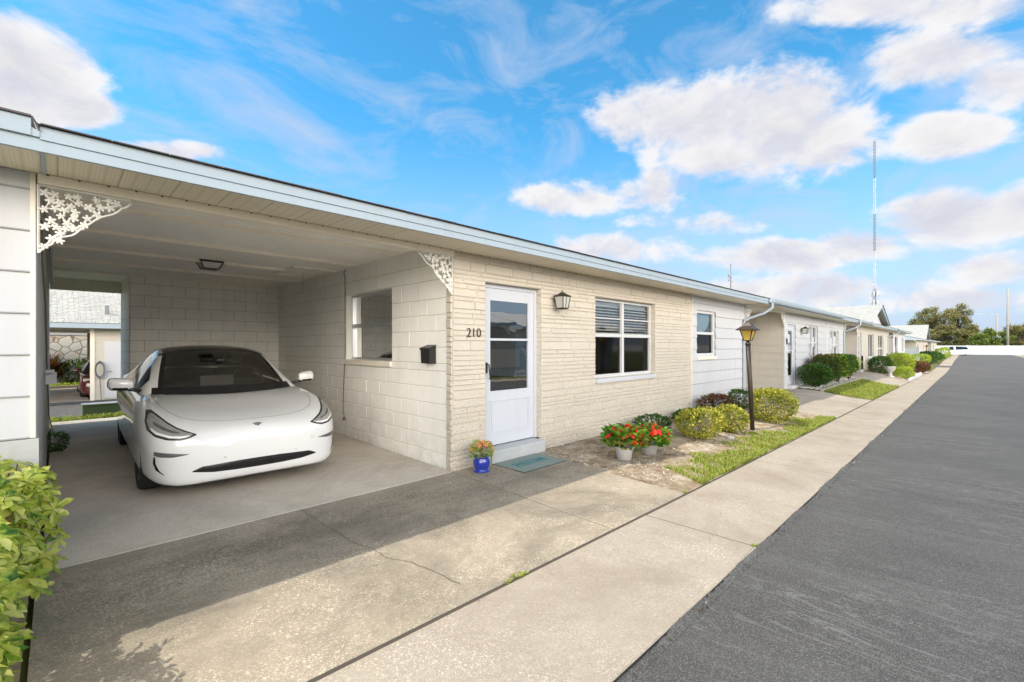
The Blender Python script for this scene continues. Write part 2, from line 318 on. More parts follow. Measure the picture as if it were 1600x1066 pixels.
M = dict(
    stone=m_stone('cream_stone', (.66, .60, .52), (.585, .53, .45)),
    mortar=m_paint('stone_mortar', (.56, .50, .41), .25, .6),
    block=m_paint('block_paint', (.90, .88, .83), .10, .35, 60, .35),
    blockgap=m_paint('block_joint', (.62, .59, .52), .2, .5),
    lapline=mat('lap_shadow', (.33, .33, .34), .8), sidewall=m_paint('shaded_beige_paint', (.60, .56, .49), .08, .2), siding=m_paint('siding_paint', (.57, .575, .595), .06, .12, 120, .35),
    siding_cream=m_paint('cream_siding_paint', (.54, .50, .43), .06, .12, 120, .3),
    trim=m_paint('white_trim', (.62, .62, .63), .05, .08),
    creamtrim=m_paint('cream_trim', (.84, .77, .66), .1, .1),
    fascia=m_paint('fascia_paint', (.36, .43, .49), .06, .06),
    ceil=m_paint('ceiling_board', (.91, .89, .84), .10, .15, 30),
    batten=m_paint('batten_paint', (.90, .84, .74), .08, .1),
    soffit=m_soffit(), stucco=m_paint('white_stucco', (.50, .50, .50), .15, 1.0, 35, .4),
    door=m_paint('door_paint', (.55, .575, .63), .03, .03), sill=m_paint('painted_sill', (.58, .59, .63), .06, .1),
    step=m_paint('painted_step', (.48, .50, .52), .15, .4, 50, .25),
    shingle=m_shingle('grey_shingle', (.55, .55, .54), (.68, .68, .67)), shinglewhite=m_shingle('white_shingle', (.36, .36, .35), (.44, .44, .42)),
    roofedge=mat('roof_edge', (.10, .09, .09), .9),
    glass=m_glass('window_glass', (.74, .77, .77), .09, 0, .10), screen=m_glass('screened_glass', (.20, .19, .18), .035, .06, 0.0, 1.12),
    doorglass=m_glass('door_glass', (.28, .29, .30), .24, 0, .06), void=mat('dark_room', (.055, .042, .036), .9),
    blind=mat('blind_slats', (.88, .88, .85), .5), blindteal=mat('patterned_valance', (.30, .44, .50), .8, var=.6, vscale=60),
    curtain=mat('net_curtain', (.78, .80, .80), .8), shade=mat('cream_shade', (.55, .42, .26), .8, var=.3, vscale=5),
    black=mat('black_metal', (.018, .017, .017), .38), bronze=mat('bronze_metal', (.045, .034, .027), .45, .4),
    frost=mat('frosted_glass', (.50, .50, .46), .25), amber=m_leaf('amber_glass', [(.95, .70, .20), (.90, .66, .2)], .3, .55),
    alu=mat('aluminium', (.62, .63, .65), .35, .8), grey=mat('grey_plastic', (.24, .24, .25), .5),
    lace=mat('bracket_paint', (.70, .69, .65), .45, bump=.2), cord=mat('grey_cord', (.16, .15, .13), .7),
    carport=m_concrete('carport_concrete', (.58, .52, .445), (.70, .635, .55), .12, (.27, .24, .20), .6, None),
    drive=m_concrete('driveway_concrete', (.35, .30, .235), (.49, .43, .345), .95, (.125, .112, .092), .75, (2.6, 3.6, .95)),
    walk=m_concrete('sidewalk_concrete', (.37, .325, .27), (.455, .405, .34), .60, (.24, .20, .155), .6, None),
    joint=mat('joint_dirt', (.07, .06, .045), .95), asphalt=m_asphalt(),
    mulch=m_ground('garden_soil', [(.28, (.15, .105, .075)), (.42, (.33, .25, .175)), (.54, (.48, .40, .30)), (.64, (.66, .60, .51))], 4, 60, 1.0),
    grassbase=m_ground('lawn_soil', [(.3, (.10, .11, .03)), (.5, (.16, .17, .045)), (.7, (.24, .21, .09))], 3, 50, 1.0),
    far=m_ground('field', [(.3, (.10, .13, .04)), (.5, (.15, .17, .06)), (.7, (.22, .20, .10))], .3, 8, .4),
    blade=m_leaf('grass_blade', [(.12, .22, .025), (.24, .36, .04), (.40, .48, .07), (.48, .44, .14), (.40, .30, .15)], .6, .35),
    yleaf=m_leaf('variegated_leaf', [(.05, .11, .02), (.24, .30, .04), (.55, .50, .07), (.66, .57, .12), (.26, .30, .04)], .45, .30),
    hleaf=m_varieg('umbrella_leaf'),
    gleaf=m_leaf('green_leaf', [(.02, .06, .012), (.05, .12, .02), (.10, .19, .03)], .4, .25),
    rleaf=m_leaf('red_leaf', [(.09, .025, .018), (.18, .055, .03), (.09, .09, .03), (.26, .10, .05)], .4, .25),
    lleaf=m_leaf('lime_leaf', [(.20, .32, .03), (.40, .50, .05), (.50, .56, .10)], .5, .35),
    oleaf=m_leaf('oak_leaf', [(.15, .17, .08), (.26, .26, .12), (.36, .33, .16), (.42, .33, .20)], .6, .3),
    pleaf=m_leaf('bright_tree_leaf', [(.13, .19, .05), (.24, .31, .08), (.33, .38, .12)], .6, .3),
    bleaf=m_leaf('begonia_leaf', [(.04, .13, .02), (.12, .28, .03), (.30, .42, .05), (.16, .07, .03)], .3, .3),
    petal=m_leaf('red_petal', [(.75, .02, .015), (.85, .06, .02), (.70, .02, .06)], .5, .25),
    opetal=m_leaf('orange_petal', [(.62, .12, .04), (.80, .32, .10), (.75, .48, .28), (.40, .05, .03)], .5, .2),
    bark=mat('bark', (.13, .10, .075), .9, bump=.8, bscale=30, var=.3), stem=mat('stem', (.16, .11, .06), .9),
    bluepot=mat('cobalt_glaze', (.015, .035, .30), .12, coat=.6), whitepot=mat('white_pot', (.66, .66, .66), .5, var=.08, vscale=8),
    greypot=mat('grey_pot', (.52, .52, .53), .5), matc=mat('mat_pile', (.20, .26, .245), .95, bump=1, bscale=200, var=.25, vscale=60),
    matt=mat('mat_teal', (.02, .20, .23), .95, bump=1, bscale=200), rubber=mat('rubber', (.02, .02, .02), .8),
    shell=mat('shell_chips', (.66, .63, .58), .7, var=.3, vscale=30), rock=mat('white_rock', (.48, .47, .44), .8, bump=.6, bscale=25, var=.15, vscale=10),
    fieldstone=m_fieldstone(), vinyl=mat('white_vinyl', (.56, .56, .58), .4), pole=mat('weathered_pole', (.30, .28, .25), .85),
    steelgrey=mat('steel_grey', (.16, .165, .19), .5), steelwhite=mat('steel_white', (.48, .49, .52), .5),
    greenbox=mat('green_box', (.13, .18, .09), .55, var=.1, vscale=6),
    pearl=mat('car_white', (.72, .72, .72), .28, coat=1.0), carblack=mat('car_black', (.012, .012, .013), .18), trimgrey=mat('car_grey_trim', (.10, .10, .105), .35),
    roofglass=mat('roof_glass', (.010, .009, .009), .04, spec=.8), carglass=m_glass('car_glass', (.66, .64, .61), .10, .0),
    tyre=mat('tyre', (.016, .016, .017), .75), rim=mat('dark_rim', (.06, .06, .065), .3, .7), chrome=mat('chrome', (.55, .55, .56), .12, 1.0),
    lens=mat('lamp_chrome', (.62, .60, .55), .22, .5), bezel=mat('lamp_bezel', (.05, .05, .05), .25), lampfill=mat('lamp_fill', (.36, .35, .335), .28, .35), lenscover=m_glass('lamp_cover', (.85, .86, .85), .08), dash=mat('dash_fabric', (.17, .15, .135), .7), seat=mat('seat_fabric', (.16, .15, .14), .6),
    maroon=mat('car_maroon', (.075, .008, .010), .25, coat=1.0), slate=mat('car_slate', (.30, .36, .42), .3, coat=1.0), led=mat('lamp_white', (.8, .8, .8), .2),
)
# ------------------------------------------------------------------ mesh helpers
ORG = {}
rnd = random.Random(7)
def smooth(a, b, x):
    t = max(0.0, min(1.0, (x - a) / (b - a))); return t * t * (3 - 2 * t)
def road_z(x):
    if x < 0: return 0.0
    if x < 50: return -.012 * x
    if x < 64: return -.60
    if x < 78: return -.60 + .18 * (x - 64) / 14
    return -.42
def gz(x, y):
    if y > 12.4: return -.5 * smooth(12.4, 17.5, y) if x < 45 else -.5
    s = 1 - smooth(2.1, 4.0, y); s = max(s, smooth(60, 66, x))
    return road_z(x) * s + .012 * min(3, max(0, y - 4.4)) * (1 - smooth(3.4, 4.5, x)) * (1 if x > -.2 else 0)
def at(u, v, z=None):          # where a sight line meets the ground
    d = pix_dir(u, v); x = y = 0
    zz = 0 if z is None else z
    for _ in range(12):
        k = (zz - CAM_H) / d.z; x, y = d.x * k, d.y * k
        if z is None: zz = gz(x, y)
    return Vector((x, y, zz))
class MB:
    def __init__(s): s.v = []; s.f = []; s.m = []; s.sm = []
    def face(s, pts, m=0, smooth=False):
        i = len(s.v); s.v.extend(tuple(p) for p in pts); s.f.append(tuple(range(i, i + len(pts)))); s.m.append(m); s.sm.append(smooth)
    def mesh(s, vs, fs, m=0, smooth=False):
        i = len(s.v); s.v.extend(tuple(p) for p in vs)
        for f in fs: s.f.append(tuple(i + k for k in f)); s.m.append(m); s.sm.append(smooth)
    def box(s, x0, x1, y0, y1, z0, z1, m=0, bev=0.0):
        if bev and min(x1 - x0, y1 - y0, z1 - z0) > 2.2 * bev:
            b = bev; vs = []
            for (X, Y, Z, sx, sy, sz) in [(X, Y, Z, sx, sy, sz) for X, sx in ((x0, 1), (x1, -1)) for Y, sy in ((y0, 1), (y1, -1)) for Z, sz in ((z0, 1), (z1, -1))]:
                vs += [(X, Y + sy * b, Z + sz * b), (X + sx * b, Y, Z + sz * b), (X + sx * b, Y + sy * b, Z)]
            bm = bmesh.new(); bv = [bm.verts.new(p) for p in vs]; r = bmesh.ops.convex_hull(bm, input=bv)
            bm.verts.index_update(); s.mesh([v.co[:] for v in bm.verts], [[v.index for v in f.verts] for f in bm.faces], m); bm.free(); return
        vs = [(x, y, z) for x in (x0, x1) for y in (y0, y1) for z in (z0, z1)]
        s.mesh(vs, [(0, 1, 3, 2), (4, 6, 7, 5), (0, 4, 5, 1), (2, 3, 7, 6), (0, 2, 6, 4), (1, 5, 7, 3)], m)
    def fbox(s, F, s0, s1, o0, o1, z0, z1, m=0):
        vs = [F.pt(a, o, z) for a in (s0, s1) for o in (o0, o1) for z in (z0, z1)]
        s.mesh(vs, [(0, 1, 3, 2), (4, 6, 7, 5), (0, 4, 5, 1), (2, 3, 7, 6), (0, 2, 6, 4), (1, 5, 7, 3)], m)
    def fquad(s, F, s0, s1, o, z0, z1, m=0): s.face([F.pt(s0, o, z0), F.pt(s1, o, z0), F.pt(s1, o, z1), F.pt(s0, o, z1)], m)
    def prism(s, poly, ax, a0, a1, m=0):        # poly in the two other axes
        n = len(poly)
        def P(p, a): q = [p[0], p[1]]; q.insert(ax, a); return tuple(q)
        vs = [P(p, a0) for p in poly] + [P(p, a1) for p in poly]
        fs = [tuple(range(n))[::-1], tuple(range(n, 2 * n))] + [(i, (i + 1) % n, n + (i + 1) % n, n + i) for i in range(n)]
        s.mesh(vs, fs, m)
    def tube(s, pts, r, seg=6, m=0, caps=True):
        pts = [Vector(p) for p in pts]; n = len(pts); rs = r if isinstance(r, (list, tuple)) else [r] * n; vs = []; pn = None
        for i, p in enumerate(pts):
            d = (pts[min(n - 1, i + 1)] - pts[max(0, i - 1)]).normalized()
            if pn is None: pn = d.orthogonal().normalized()
            pn = (pn - d * pn.dot(d)); pn = pn.normalized() if pn.length > 1e-5 else d.orthogonal().normalized()
            q = d.cross(pn)
            for k in range(seg):
                a = 2 * math.pi * (k + .5) / seg; vs.append(p + (pn * math.cos(a) + q * math.sin(a)) * rs[i])
        fs = [(i * seg + k, i * seg + (k + 1) % seg, (i + 1) * seg + (k + 1) % seg, (i + 1) * seg + k) for i in range(n - 1) for k in range(seg)]
        if caps: fs += [tuple(range(seg))[::-1], tuple(range((n - 1) * seg, n * seg))]
        s.mesh(vs, fs, m, seg > 5)
    def lathe(s, prof, c=(0, 0, 0), seg=24, ax='z', m=0):
        vs = []; n = len(prof)
        for (r, h) in prof:
            for k in range(seg):
                a = 2 * math.pi * k / seg; x, y = r * math.cos(a), r * math.sin(a)
                p = (x, y, h) if ax == 'z' else ((h, x, y) if ax == 'x' else (x, h, y)); vs.append((p[0] + c[0], p[1] + c[1], p[2] + c[2]))
        s.mesh(vs, [(i * seg + k, i * seg + (k + 1) % seg, (i + 1) * seg + (k + 1) % seg, (i + 1) * seg + k) for i in range(n - 1) for k in range(seg)], m, True)
    def grid(s, rows, m=0, smooth=True, wrap=False):
        n = len(rows[0]); vs = [p for r in rows for p in r]; w = n if wrap else n - 1
        s.mesh(vs, [(i * n + k, i * n + (k + 1) % n, (i + 1) * n + (k + 1) % n, (i + 1) * n + k) for i in range(len(rows) - 1) for k in range(w)], m, smooth)
    def leaf(s, p, d, up, L, W, m=0, fold=.25):
        p = Vector(p); side = d.cross(up)
        if side.length < 1e-4: side = d.orthogonal()
        side.normalize(); n = side.cross(d)
        a = p; b = p + d * (L * .48) + side * (W * .5) + n * (W * fold); c = p + d * L; e = p + d * (L * .48) - side * (W * .5) + n * (W * fold)
        s.mesh([a, b, c, e], [(0, 1, 2), (0, 2, 3)], m)
    def build(s, name, mats, parent=None, local=False, merge=False):
        me = bpy.data.meshes.new(name)
        off = Vector((0, 0, 0))
        if parent is not None and not local: off = ORG.get(parent.name, off)
        vs = [(a - off.x, b - off.y, c - off.z) for a, b, c in s.v] if off.length else s.v
        me.from_pydata(vs, [], s.f); me.polygons.foreach_set('material_index', s.m); me.polygons.foreach_set('use_smooth', s.sm)
        for mm in (mats if isinstance(mats, (list, tuple)) else [mats]): me.materials.append(M[mm] if isinstance(mm, str) else mm)
        me.validate(); me.update(); o = bpy.data.objects.new(name, me); COL.objects.link(o)
        if parent is not None: o.parent = parent
        ORG[o.name] = off
        return o
def tag(o, label=None, cat=None, group=None, kind=None):
    if label: o['label'] = label
    if cat: o['category'] = cat
    if group: o['group'] = group
    if kind: o['kind'] = kind
    return o
def thing(name, label, cat, loc=(0, 0, 0), rz=0, group=None):
    o = bpy.data.objects.new(name, None); COL.objects.link(o); o.location = loc; o.rotation_euler = (0, 0, rz); o.empty_display_size = .2
    ORG[o.name] = Vector(loc); return tag(o, label, cat, group)
def rebase(o):                 # a one-mesh thing gets its origin at its own base
    me = o.data; xs = [v.co for v in me.vertices]
    c = Vector(((min(p.x for p in xs) + max(p.x for p in xs)) / 2, (min(p.y for p in xs) + max(p.y for p in xs)) / 2, min(p.z for p in xs)))
    me.transform(Matrix.Translation(-c)); o.location = c; return o
def copy_tree(o, loc=None, rz=None, label=None, group=None, parent=None, drop=()):
    c = o.copy(); COL.objects.link(c); c.parent = parent
    if loc is not None: c.location = loc
    if rz is not None: c.rotation_euler = (0, 0, rz)
    if label: c['label'] = label
    if group: c['group'] = group
    for ch in list(o.children):
        if ch.name.split('.')[0] not in drop: copy_tree(ch, parent=c, drop=drop)
    return c
class F:                       # a wall frame: origin, direction along the wall, outward normal
    def __init__(s, o, d, n): s.o = Vector(o); s.d = Vector(d); s.n = Vector(n)
    def pt(s, a, o, z): return s.o + s.d * a + s.n * o + Vector((0, 0, z))
def FY(y, sgn=-1): return F((0, y, 0), (1, 0, 0), (0, sgn, 0))       # wall along x, faces -y; 'a' is x
def FX(x, sgn=-1): return F((x, 0, 0), (0, 1, 0), (sgn, 0, 0))       # wall along y; 'a' is y
def intervals(s0, s1, holes, za, zb):
    iv = [(s0, s1)]
    for (h0, h1, k0, k1) in holes:
        if k0 < zb - 1e-4 and k1 > za + 1e-4:
            nv = []
            for (a, b) in iv:
                if h1 <= a or h0 >= b: nv.append((a, b)); continue
                if h0 > a: nv.append((a, h0))
                if h1 < b: nv.append((h1, b))
            iv = nv
    return iv
def stone_block(mb, f, a0, a1, z0, z1, o0, o1, bev, m=0, tilt=0, r=None):
    vs = [f.pt(a, o0, z) for a, z in ((a0, z0), (a1, z0), (a1, z1), (a0, z1))]
    b = min(bev, (a1 - a0) * .3, (z1 - z0) * .3)
    t = [(r.uniform(-tilt, tilt) if r else 0) for _ in range(4)]
    vs += [f.pt(a, o1 + t[k], z) for k, (a, z) in enumerate(((a0 + b, z0 + b), (a1 - b, z0 + b), (a1 - b, z1 - b), (a0 + b, z1 - b)))]
    mb.mesh(vs, [(4, 5, 6, 7), (0, 1, 5, 4), (1, 2, 6, 5), (2, 3, 7, 6), (3, 0, 4, 7)], m)
def masonry(mb, f, s0, s1, z0, z1, holes, heights, lens, gap, bev, out=.012, jit=.004, seed=1, m=0, mgap=1, bond=None):
    r = random.Random(seed); z = z0; row = 0
    edges = sorted({k for h in holes for k in (h[2], h[3])})
    while z < z1 - .01:
        h = heights[row % len(heights)] if bond else r.choice(heights)
        zt = z + h
        for e in edges:
            if z + .02 < e < zt - .0 or (zt < e < zt + .035): zt = e; break
        if z1 - zt < .045: zt = z1
        zt = min(zt, z1)
        for (a, b) in intervals(s0, s1, holes, z, zt):
            c = a; first = True
            while c < b - 1e-3:
                if bond: 
                    L = bond; k = math.floor((c - s0 + (bond / 2 if row % 2 else 0)) / bond + 1e-4) + 1
                    d = s0 + k * bond - (bond / 2 if row % 2 else 0)
                else: d = c + r.uniform(*lens)
                if b - d < lens[0] * .35: d = b
                d = min(d, b)
                stone_block(mb, f, c + gap / 2, d - gap / 2, z + gap / 2, zt - gap / 2, 0, out + r.uniform(-jit, jit), bev, m, jit * .4, r)
                c = d
            mb.fquad(f, a, b, .002, z, zt, mgap)
        z = zt; row += 1
def siding(mb, f, s0, s1, z0, z1, holes, exposure, m=0, start=None, gap=None):
    z = z0 if start is None else start; cuts = []
    edges = sorted({k for h in holes for k in (h[2], h[3])})
    while z < z1 - 1e-3:
        zt = min(z + exposure, z1); za = max(z, z0)
        bs = [za] + [e for e in edges if za < e < zt] + [zt]
        oo = lambda q: .016 * (1 - (q - z) / exposure) + .003
        for p, q in zip(bs[:-1], bs[1:]):
            for (a, b) in intervals(s0, s1, holes, p, q):
                mb.face([f.pt(a, oo(p), p), f.pt(b, oo(p), p), f.pt(b, oo(q), q), f.pt(a, oo(q), q)], m)
                if p == za and gap is not None: mb.face([f.pt(a, oo(p) + .0012, p), f.pt(b, oo(p) + .0012, p), f.pt(b, oo(p) + .0008, p + .008), f.pt(a, oo(p) + .0008, p + .008)], gap)  # dark strip along each plank foot, drawn as the shadow of the lap
                if p == za: mb.face([f.pt(a, .002, p), f.pt(b, .002, p), f.pt(b, oo(p), p), f.pt(a, oo(p), p)], m)
        z += exposure
def reveal(mb, f, h, depth, m=0, bottom=True):
    a0, a1, z0, z1 = h
    for q in ([f.pt(a0, .0, z0), f.pt(a0, -depth, z0), f.pt(a0, -depth, z1), f.pt(a0, .0, z1)],
              [f.pt(a1, .0, z0), f.pt(a1, -depth, z0), f.pt(a1, -depth, z1), f.pt(a1, .0, z1)],
              [f.pt(a0, .0, z1), f.pt(a1, .0, z1), f.pt(a1, -depth, z1), f.pt(a0, -depth, z1)]): mb.face(q, m)
    if bottom: mb.face([f.pt(a0, .0, z0), f.pt(a1, .0, z0), f.pt(a1, -depth, z0), f.pt(a0, -depth, z0)], m)
def window(root, f, a0, a1, z0, z1, depth=.10, mull=(), rail=None, bars=(), blind='slats', fw=.045, lowscreen=True, sill=True, frame='trim', sillm='sill', label=None, blindside=1):
    A0, A1, Z1_ = a0, a1, z1; a0 += .002; a1 -= .002; z1 -= .003; o0, o1 = -depth - .02, -depth + .035; mb = MB()
    mb.fbox(f, a0, a0 + fw, o0, o1, z0, z1); mb.fbox(f, a1 - fw, a1, o0, o1, z0, z1)
    mb.fbox(f, a0 + fw, a1 - fw, o0, o1, z0, z0 + fw * 1.2); mb.fbox(f, a0 + fw, a1 - fw, o0, o1, z1 - fw, z1)
    for c in mull: mb.fbox(f, c - .034, c + .034, o0, o1 + .006, z0 + fw * 1.2, z1 - fw)
    if rail: 
        xs = [a0 + fw] + [q for c in mull for q in (c - .034, c + .034)] + [a1 - fw]
        for p, q in zip(xs[::2], xs[1::2]):
            mb.fbox(f, p, q, o0, o1 + .002, rail - .03, rail + .03)
            for b in bars: mb.fbox(f, p, q, o0 + .01, o1 - .02, b - .010, b + .010)
    # the dark room behind the glass
    D = depth + .34
    for q in ([f.pt(a0, -D, z0), f.pt(a1, -D, z0), f.pt(a1, -D, z1), f.pt(a0, -D, z1)], [f.pt(a0, o0, z0), f.pt(a0, -D, z0), f.pt(a0, -D, z1), f.pt(a0, o0, z1)],
              [f.pt(a1, o0, z0), f.pt(a1, -D, z0), f.pt(a1, -D, z1), f.pt(a1, o0, z1)], [f.pt(a0, o0, z1), f.pt(a1, o0, z1), f.pt(a1, -D, z1), f.pt(a0, -D, z1)],
              [f.pt(a0, o0, z0), f.pt(a1, o0, z0), f.pt(a1, -D, z0), f.pt(a0, -D, z0)]): mb.face(q, 1)
    w = mb.build('window', [frame, 'void'], root)
    if label: w['label'] = label
    g = MB(); zr = rail or z0
    g.fquad(f, a0 + fw, a1 - fw, -depth + .002, zr, z1 - fw, 0 if blind else 1)
    if rail: g.fquad(f, a0 + fw, a1 - fw, -depth - .004, z0 + fw, zr, 1 if lowscreen else 0)
    g.build('pane', ['glass', 'screen'], w)
    if blind:
        b = MB(); zz = z1 - fw - .03; lo = (rail or z0) + .01 if blind == 'slats' else z0 + .05
        if blind in ('slats', 'fullslats'):
            b.fbox(f, a0 + fw, a1 - fw, -depth - .12, -depth - .07, z1 - fw - .06, z1 - fw)
            while zz > lo:
                b.face([f.pt(a0 + fw, -depth - .022, zz - .010), f.pt(a1 - fw, -depth - .022, zz - .010), f.pt(a1 - fw, -depth - .058, zz + .012), f.pt(a0 + fw, -depth - .058, zz + .012)])
                zz -= .052
            b.build('blind', 'blind', w)
        elif blind == 'valance':
            n = 14; top = z1 - fw
            for k in range(n):
                p = a0 + fw + (a1 - a0 - 2 * fw) * k / n; q = a0 + fw + (a1 - a0 - 2 * fw) * (k + 1) / n
                dp = lambda t: .12 + (z1 - (rail or z0) - fw - .14) * math.sin(math.pi * t) ** .55
                b.face([f.pt(p, -depth - .06, top), f.pt(q, -depth - .06, top), f.pt(q, -depth - .06, top - dp((k + 1) / n)), f.pt(p, -depth - .06, top - dp(k / n))])
            b.build('valance', 'blindteal', w)
        elif blind == 'curtain':
            n = 26; rows = []
            for z in (z0 + .05, z1 - fw): rows.append([f.pt(a0 + fw + (a1 - a0 - 2 * fw) * k / n, -depth - .09 + .02 * math.sin(k * 2.1), z) for k in range(n + 1)])
            b.grid(rows); b.build('curtain', 'curtain', w)
    if sill:
        s = MB(); s.fbox(f, a0 - .01, a1 + .01, -depth + .036, .045, z0 - .075, z0 - .002); s.build('sill', sillm, w)
    return w
def text_mesh(body, size, extr, M4, mat_, parent, name, bevel=0.0):
    c = bpy.data.curves.new('t', 'FONT'); c.body = body; c.size = size; c.extrude = extr; c.align_x = 'CENTER'; c.align_y = 'CENTER'; c.offset = bevel
    o = bpy.data.objects.new('t', c); COL.objects.link(o); dg = bpy.context.evaluated_depsgraph_get(); me = bpy.data.meshes.new_from_object(o.evaluated_get(dg))
    bpy.data.objects.remove(o); me.name = name; off = ORG.get(parent.name, Vector()) if parent else Vector()
    me.transform(Matrix.Translation(-off) @ M4); me.materials.clear(); me.materials.append(M[mat_])
    ob = bpy.data.objects.new(name, me); COL.objects.link(ob); ob.parent = parent; ORG[ob.name] = off; return ob
def ortho(x, y, z, o):
    m = Matrix((x, y, z)).transposed().to_4x4(); m.translation = Vector(o); return m
# foliage ------------------------------------------------------------
def bush_mesh(mb, c, rx, ry, rz, n, L, W, seed, flat=.35, m=0, sq=2.4, dens=(.62, 1.03)):
    r = random.Random(seed); c = Vector(c)
    lob = [(Vector((r.gauss(0, 1), r.gauss(0, 1), r.gauss(0, .8))).normalized(), r.uniform(-.26, .24)) for _ in range(14)]
    for _ in range(n):
        d = Vector((r.gauss(0, 1), r.gauss(0, 1), r.gauss(0, 1))).normalized()
        k = (abs(d.x) ** sq + abs(d.y) ** sq + abs(d.z) ** sq) ** (-1 / sq)
        bumpy = 1 + sum(a * max(0, d.dot(q)) ** 5 for q, a in lob)
        t = r.uniform(*dens) ** .6 * k * bumpy
        p = c + Vector((d.x * rx, d.y * ry, d.z * rz)) * t
        out = (d + Vector((r.gauss(0, .6), r.gauss(0, .6), r.gauss(.25, .5)))).normalized()
        up = Vector((r.gauss(0, .5), r.gauss(0, .5), 1)).normalized()
        s = r.uniform(.7, 1.25); mb.leaf(p, out, up, L * s, W * s, m)
def bush(name, label, c, rx, ry, rz, n, L, W, lm, seed, cat='shrub', group=None, sq=2.4, stems=9, red=None, lift=0.0):
    g = c[2]; root = thing(name, label, cat, (c[0], c[1], g), 0, group); mb = MB(); r = random.Random(seed)
    bush_mesh(mb, (c[0], c[1], g + lift + rz * 1.06), rx, ry, rz, n, L, W, seed, sq=sq)
    if red: bush_mesh(mb, (c[0], c[1], g + lift + rz * 1.06), rx * 1.02, ry * 1.02, rz * 1.02, int(n * .3), L, W, seed + 5, m=1, sq=sq)
    mb.build('foliage', [lm] + ([red] if red else []), root)
    st = MB()
    for k in range(stems):
        a = r.uniform(0, 6.28); q = r.uniform(.3, .75)
        p0 = Vector((c[0] + r.uniform(-.06, .06), c[1] + r.uniform(-.06, .06), g - .02)); p2 = Vector((c[0] + rx * q * math.cos(a), c[1] + ry * q * math.sin(a), g + lift + rz * r.uniform(.9, 1.5)))
        pm = (p0 + p2) / 2 + Vector((0, 0, -.03)); st.tube([p0, pm, p2], [.010 + lift * .05, .007 + lift * .04, .004], 5)
    st.build('stem', 'stem', root); return root
# ================================================================== GROUND, ROAD, PAVING
def sheet(name, xs, ys, off, mat_, kind='structure', zf=gz):
    mb = MB(); rows = [[(x, y, zf(x, y) + off) for y in ys] for x in xs]; mb.grid(rows, 0, True); return tag(mb.build(name, mat_), kind=kind)
def rng(a, b, st):
    n = max(1, int(round((b - a) / st))); return [a + (b - a) * i / n for i in range(n + 1)]
far_z = lambda x, y: gz(x, y) - .05
gx = [-900, -300, -120, -60, -30, -14] + rng(-6, 20, 1) + rng(22, 80, 2) + [90, 105, 125, 150, 220, 400, 900]
gy = [-900, -300, -120, -60, -30, -20, -12, -9, -7] + rng(-6.5, 1, 1.5) + rng(1.1, 4.5, .2) + rng(5, 12.4, 1) + rng(12.6, 18, .4) + [20, 25, 33, 45, 70, 120, 300, 900]
sheet('ground', gx, gy, -.06, 'far')
sheet('road', [-40, -15] + rng(-8, 80, 1) + [90, 110, 139.5], [-6.4, -4, -2, 0, 1.125], -.018, 'asphalt')
tag(sheet('cross_road', rng(60.2, 65.4, .9), [1.125, 4, 10, 20, 34], -.020, 'asphalt', zf=lambda x, y: road_z(x)), kind='structure')
# slabs of the sidewalk: separate castings with a dirt joint between them
def slabs(name, xr, yr, mat_, off=0.0, th=.10, gap=.009, zf=gz):
    mb = MB(); r = random.Random(len(name))
    for x0, x1 in zip(xr[:-1], xr[1:]):
        for y0, y1 in zip(yr[:-1], yr[1:]):
            a, b, c, d = x0 + gap / 2, x1 - gap / 2, y0 + gap / 2, y1 - gap / 2; e = .006; h = r.uniform(-.002, .002)
            nx = max(1, int((b - a) / 1.0)); ny = max(1, int((d - c) / .35))
            X = [a] + [a + e + (b - a - 2 * e) * i / nx for i in range(nx + 1)] + [b]; Y = [c] + [c + e + (d - c - 2 * e) * i / ny for i in range(ny + 1)] + [d]
            mb.grid([[(x, y, zf(x, y) + off + h - (.006 if (x in (a, b) or y in (c, d)) else 0)) for y in Y] for x in X], 0, False)
            per = [(a, y) for y in Y] + [(x, d) for x in X[1:]] + [(b, y) for y in Y[::-1][1:]] + [(x, c) for x in X[::-1][1:]]
            mb.grid([[(x, y, zf(x, y) + off + h - .006) for x, y in per], [(x, y, zf(x, y) + off - th) for x, y in per]], 0, False)
    return tag(mb.build(name, mat_), kind='structure')
walk_x = [.80 + 3.015 * i for i in range(-5, 21)]; walk_x = [-20] + [x for x in walk_x if -18 < x < 59] + [60.0]
slabs('sidewalk', walk_x, [1.13, 2.088], 'walk', .006, gap=.022)
slabs('sidewalk', [65.6] + rng(68, 136, 3.0), [1.13, 2.095], 'walk', .006)
slabs('sidewalk', [-20] + rng(-17, 55, 3.0), [-7.4, -6.43], 'walk', .006); slabs('sidewalk', [65.6] + rng(68, 136, 3.0), [-7.4, -6.43], 'walk', .006)
# dirt in the joints, under all slabs
sheet('joint_soil', rng(-20, 60, 1), [1.14, 1.6, 2.098], .0008, 'joint')
# driveways: main one has a joint near x=3.3 and a crack near x=1.7
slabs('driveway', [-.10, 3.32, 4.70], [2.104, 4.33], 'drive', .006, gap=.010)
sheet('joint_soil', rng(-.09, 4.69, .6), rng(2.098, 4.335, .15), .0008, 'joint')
slabs('carport_floor', [-.08, 3.35], [4.340, 12.4], 'carport', .002, gap=.014)
slabs('garden_path', [4.705, 4.93], [3.45, 4.33], 'drive', .005, gap=.004)
DRV = [(12.65, 18.1), (26.7, 32.2), (45.2, 50.2)]
for a, b in DRV: slabs('driveway', [a, (a + b) / 2, b], [2.105, 4.38], 'walk', .012, th=.25)
for a, b in ((13.6, 17.4), (28.05, 31.85), (46.1, 49.4)): slabs('carport_floor', [a, b], [4.39, 12.4], 'carport', .008)
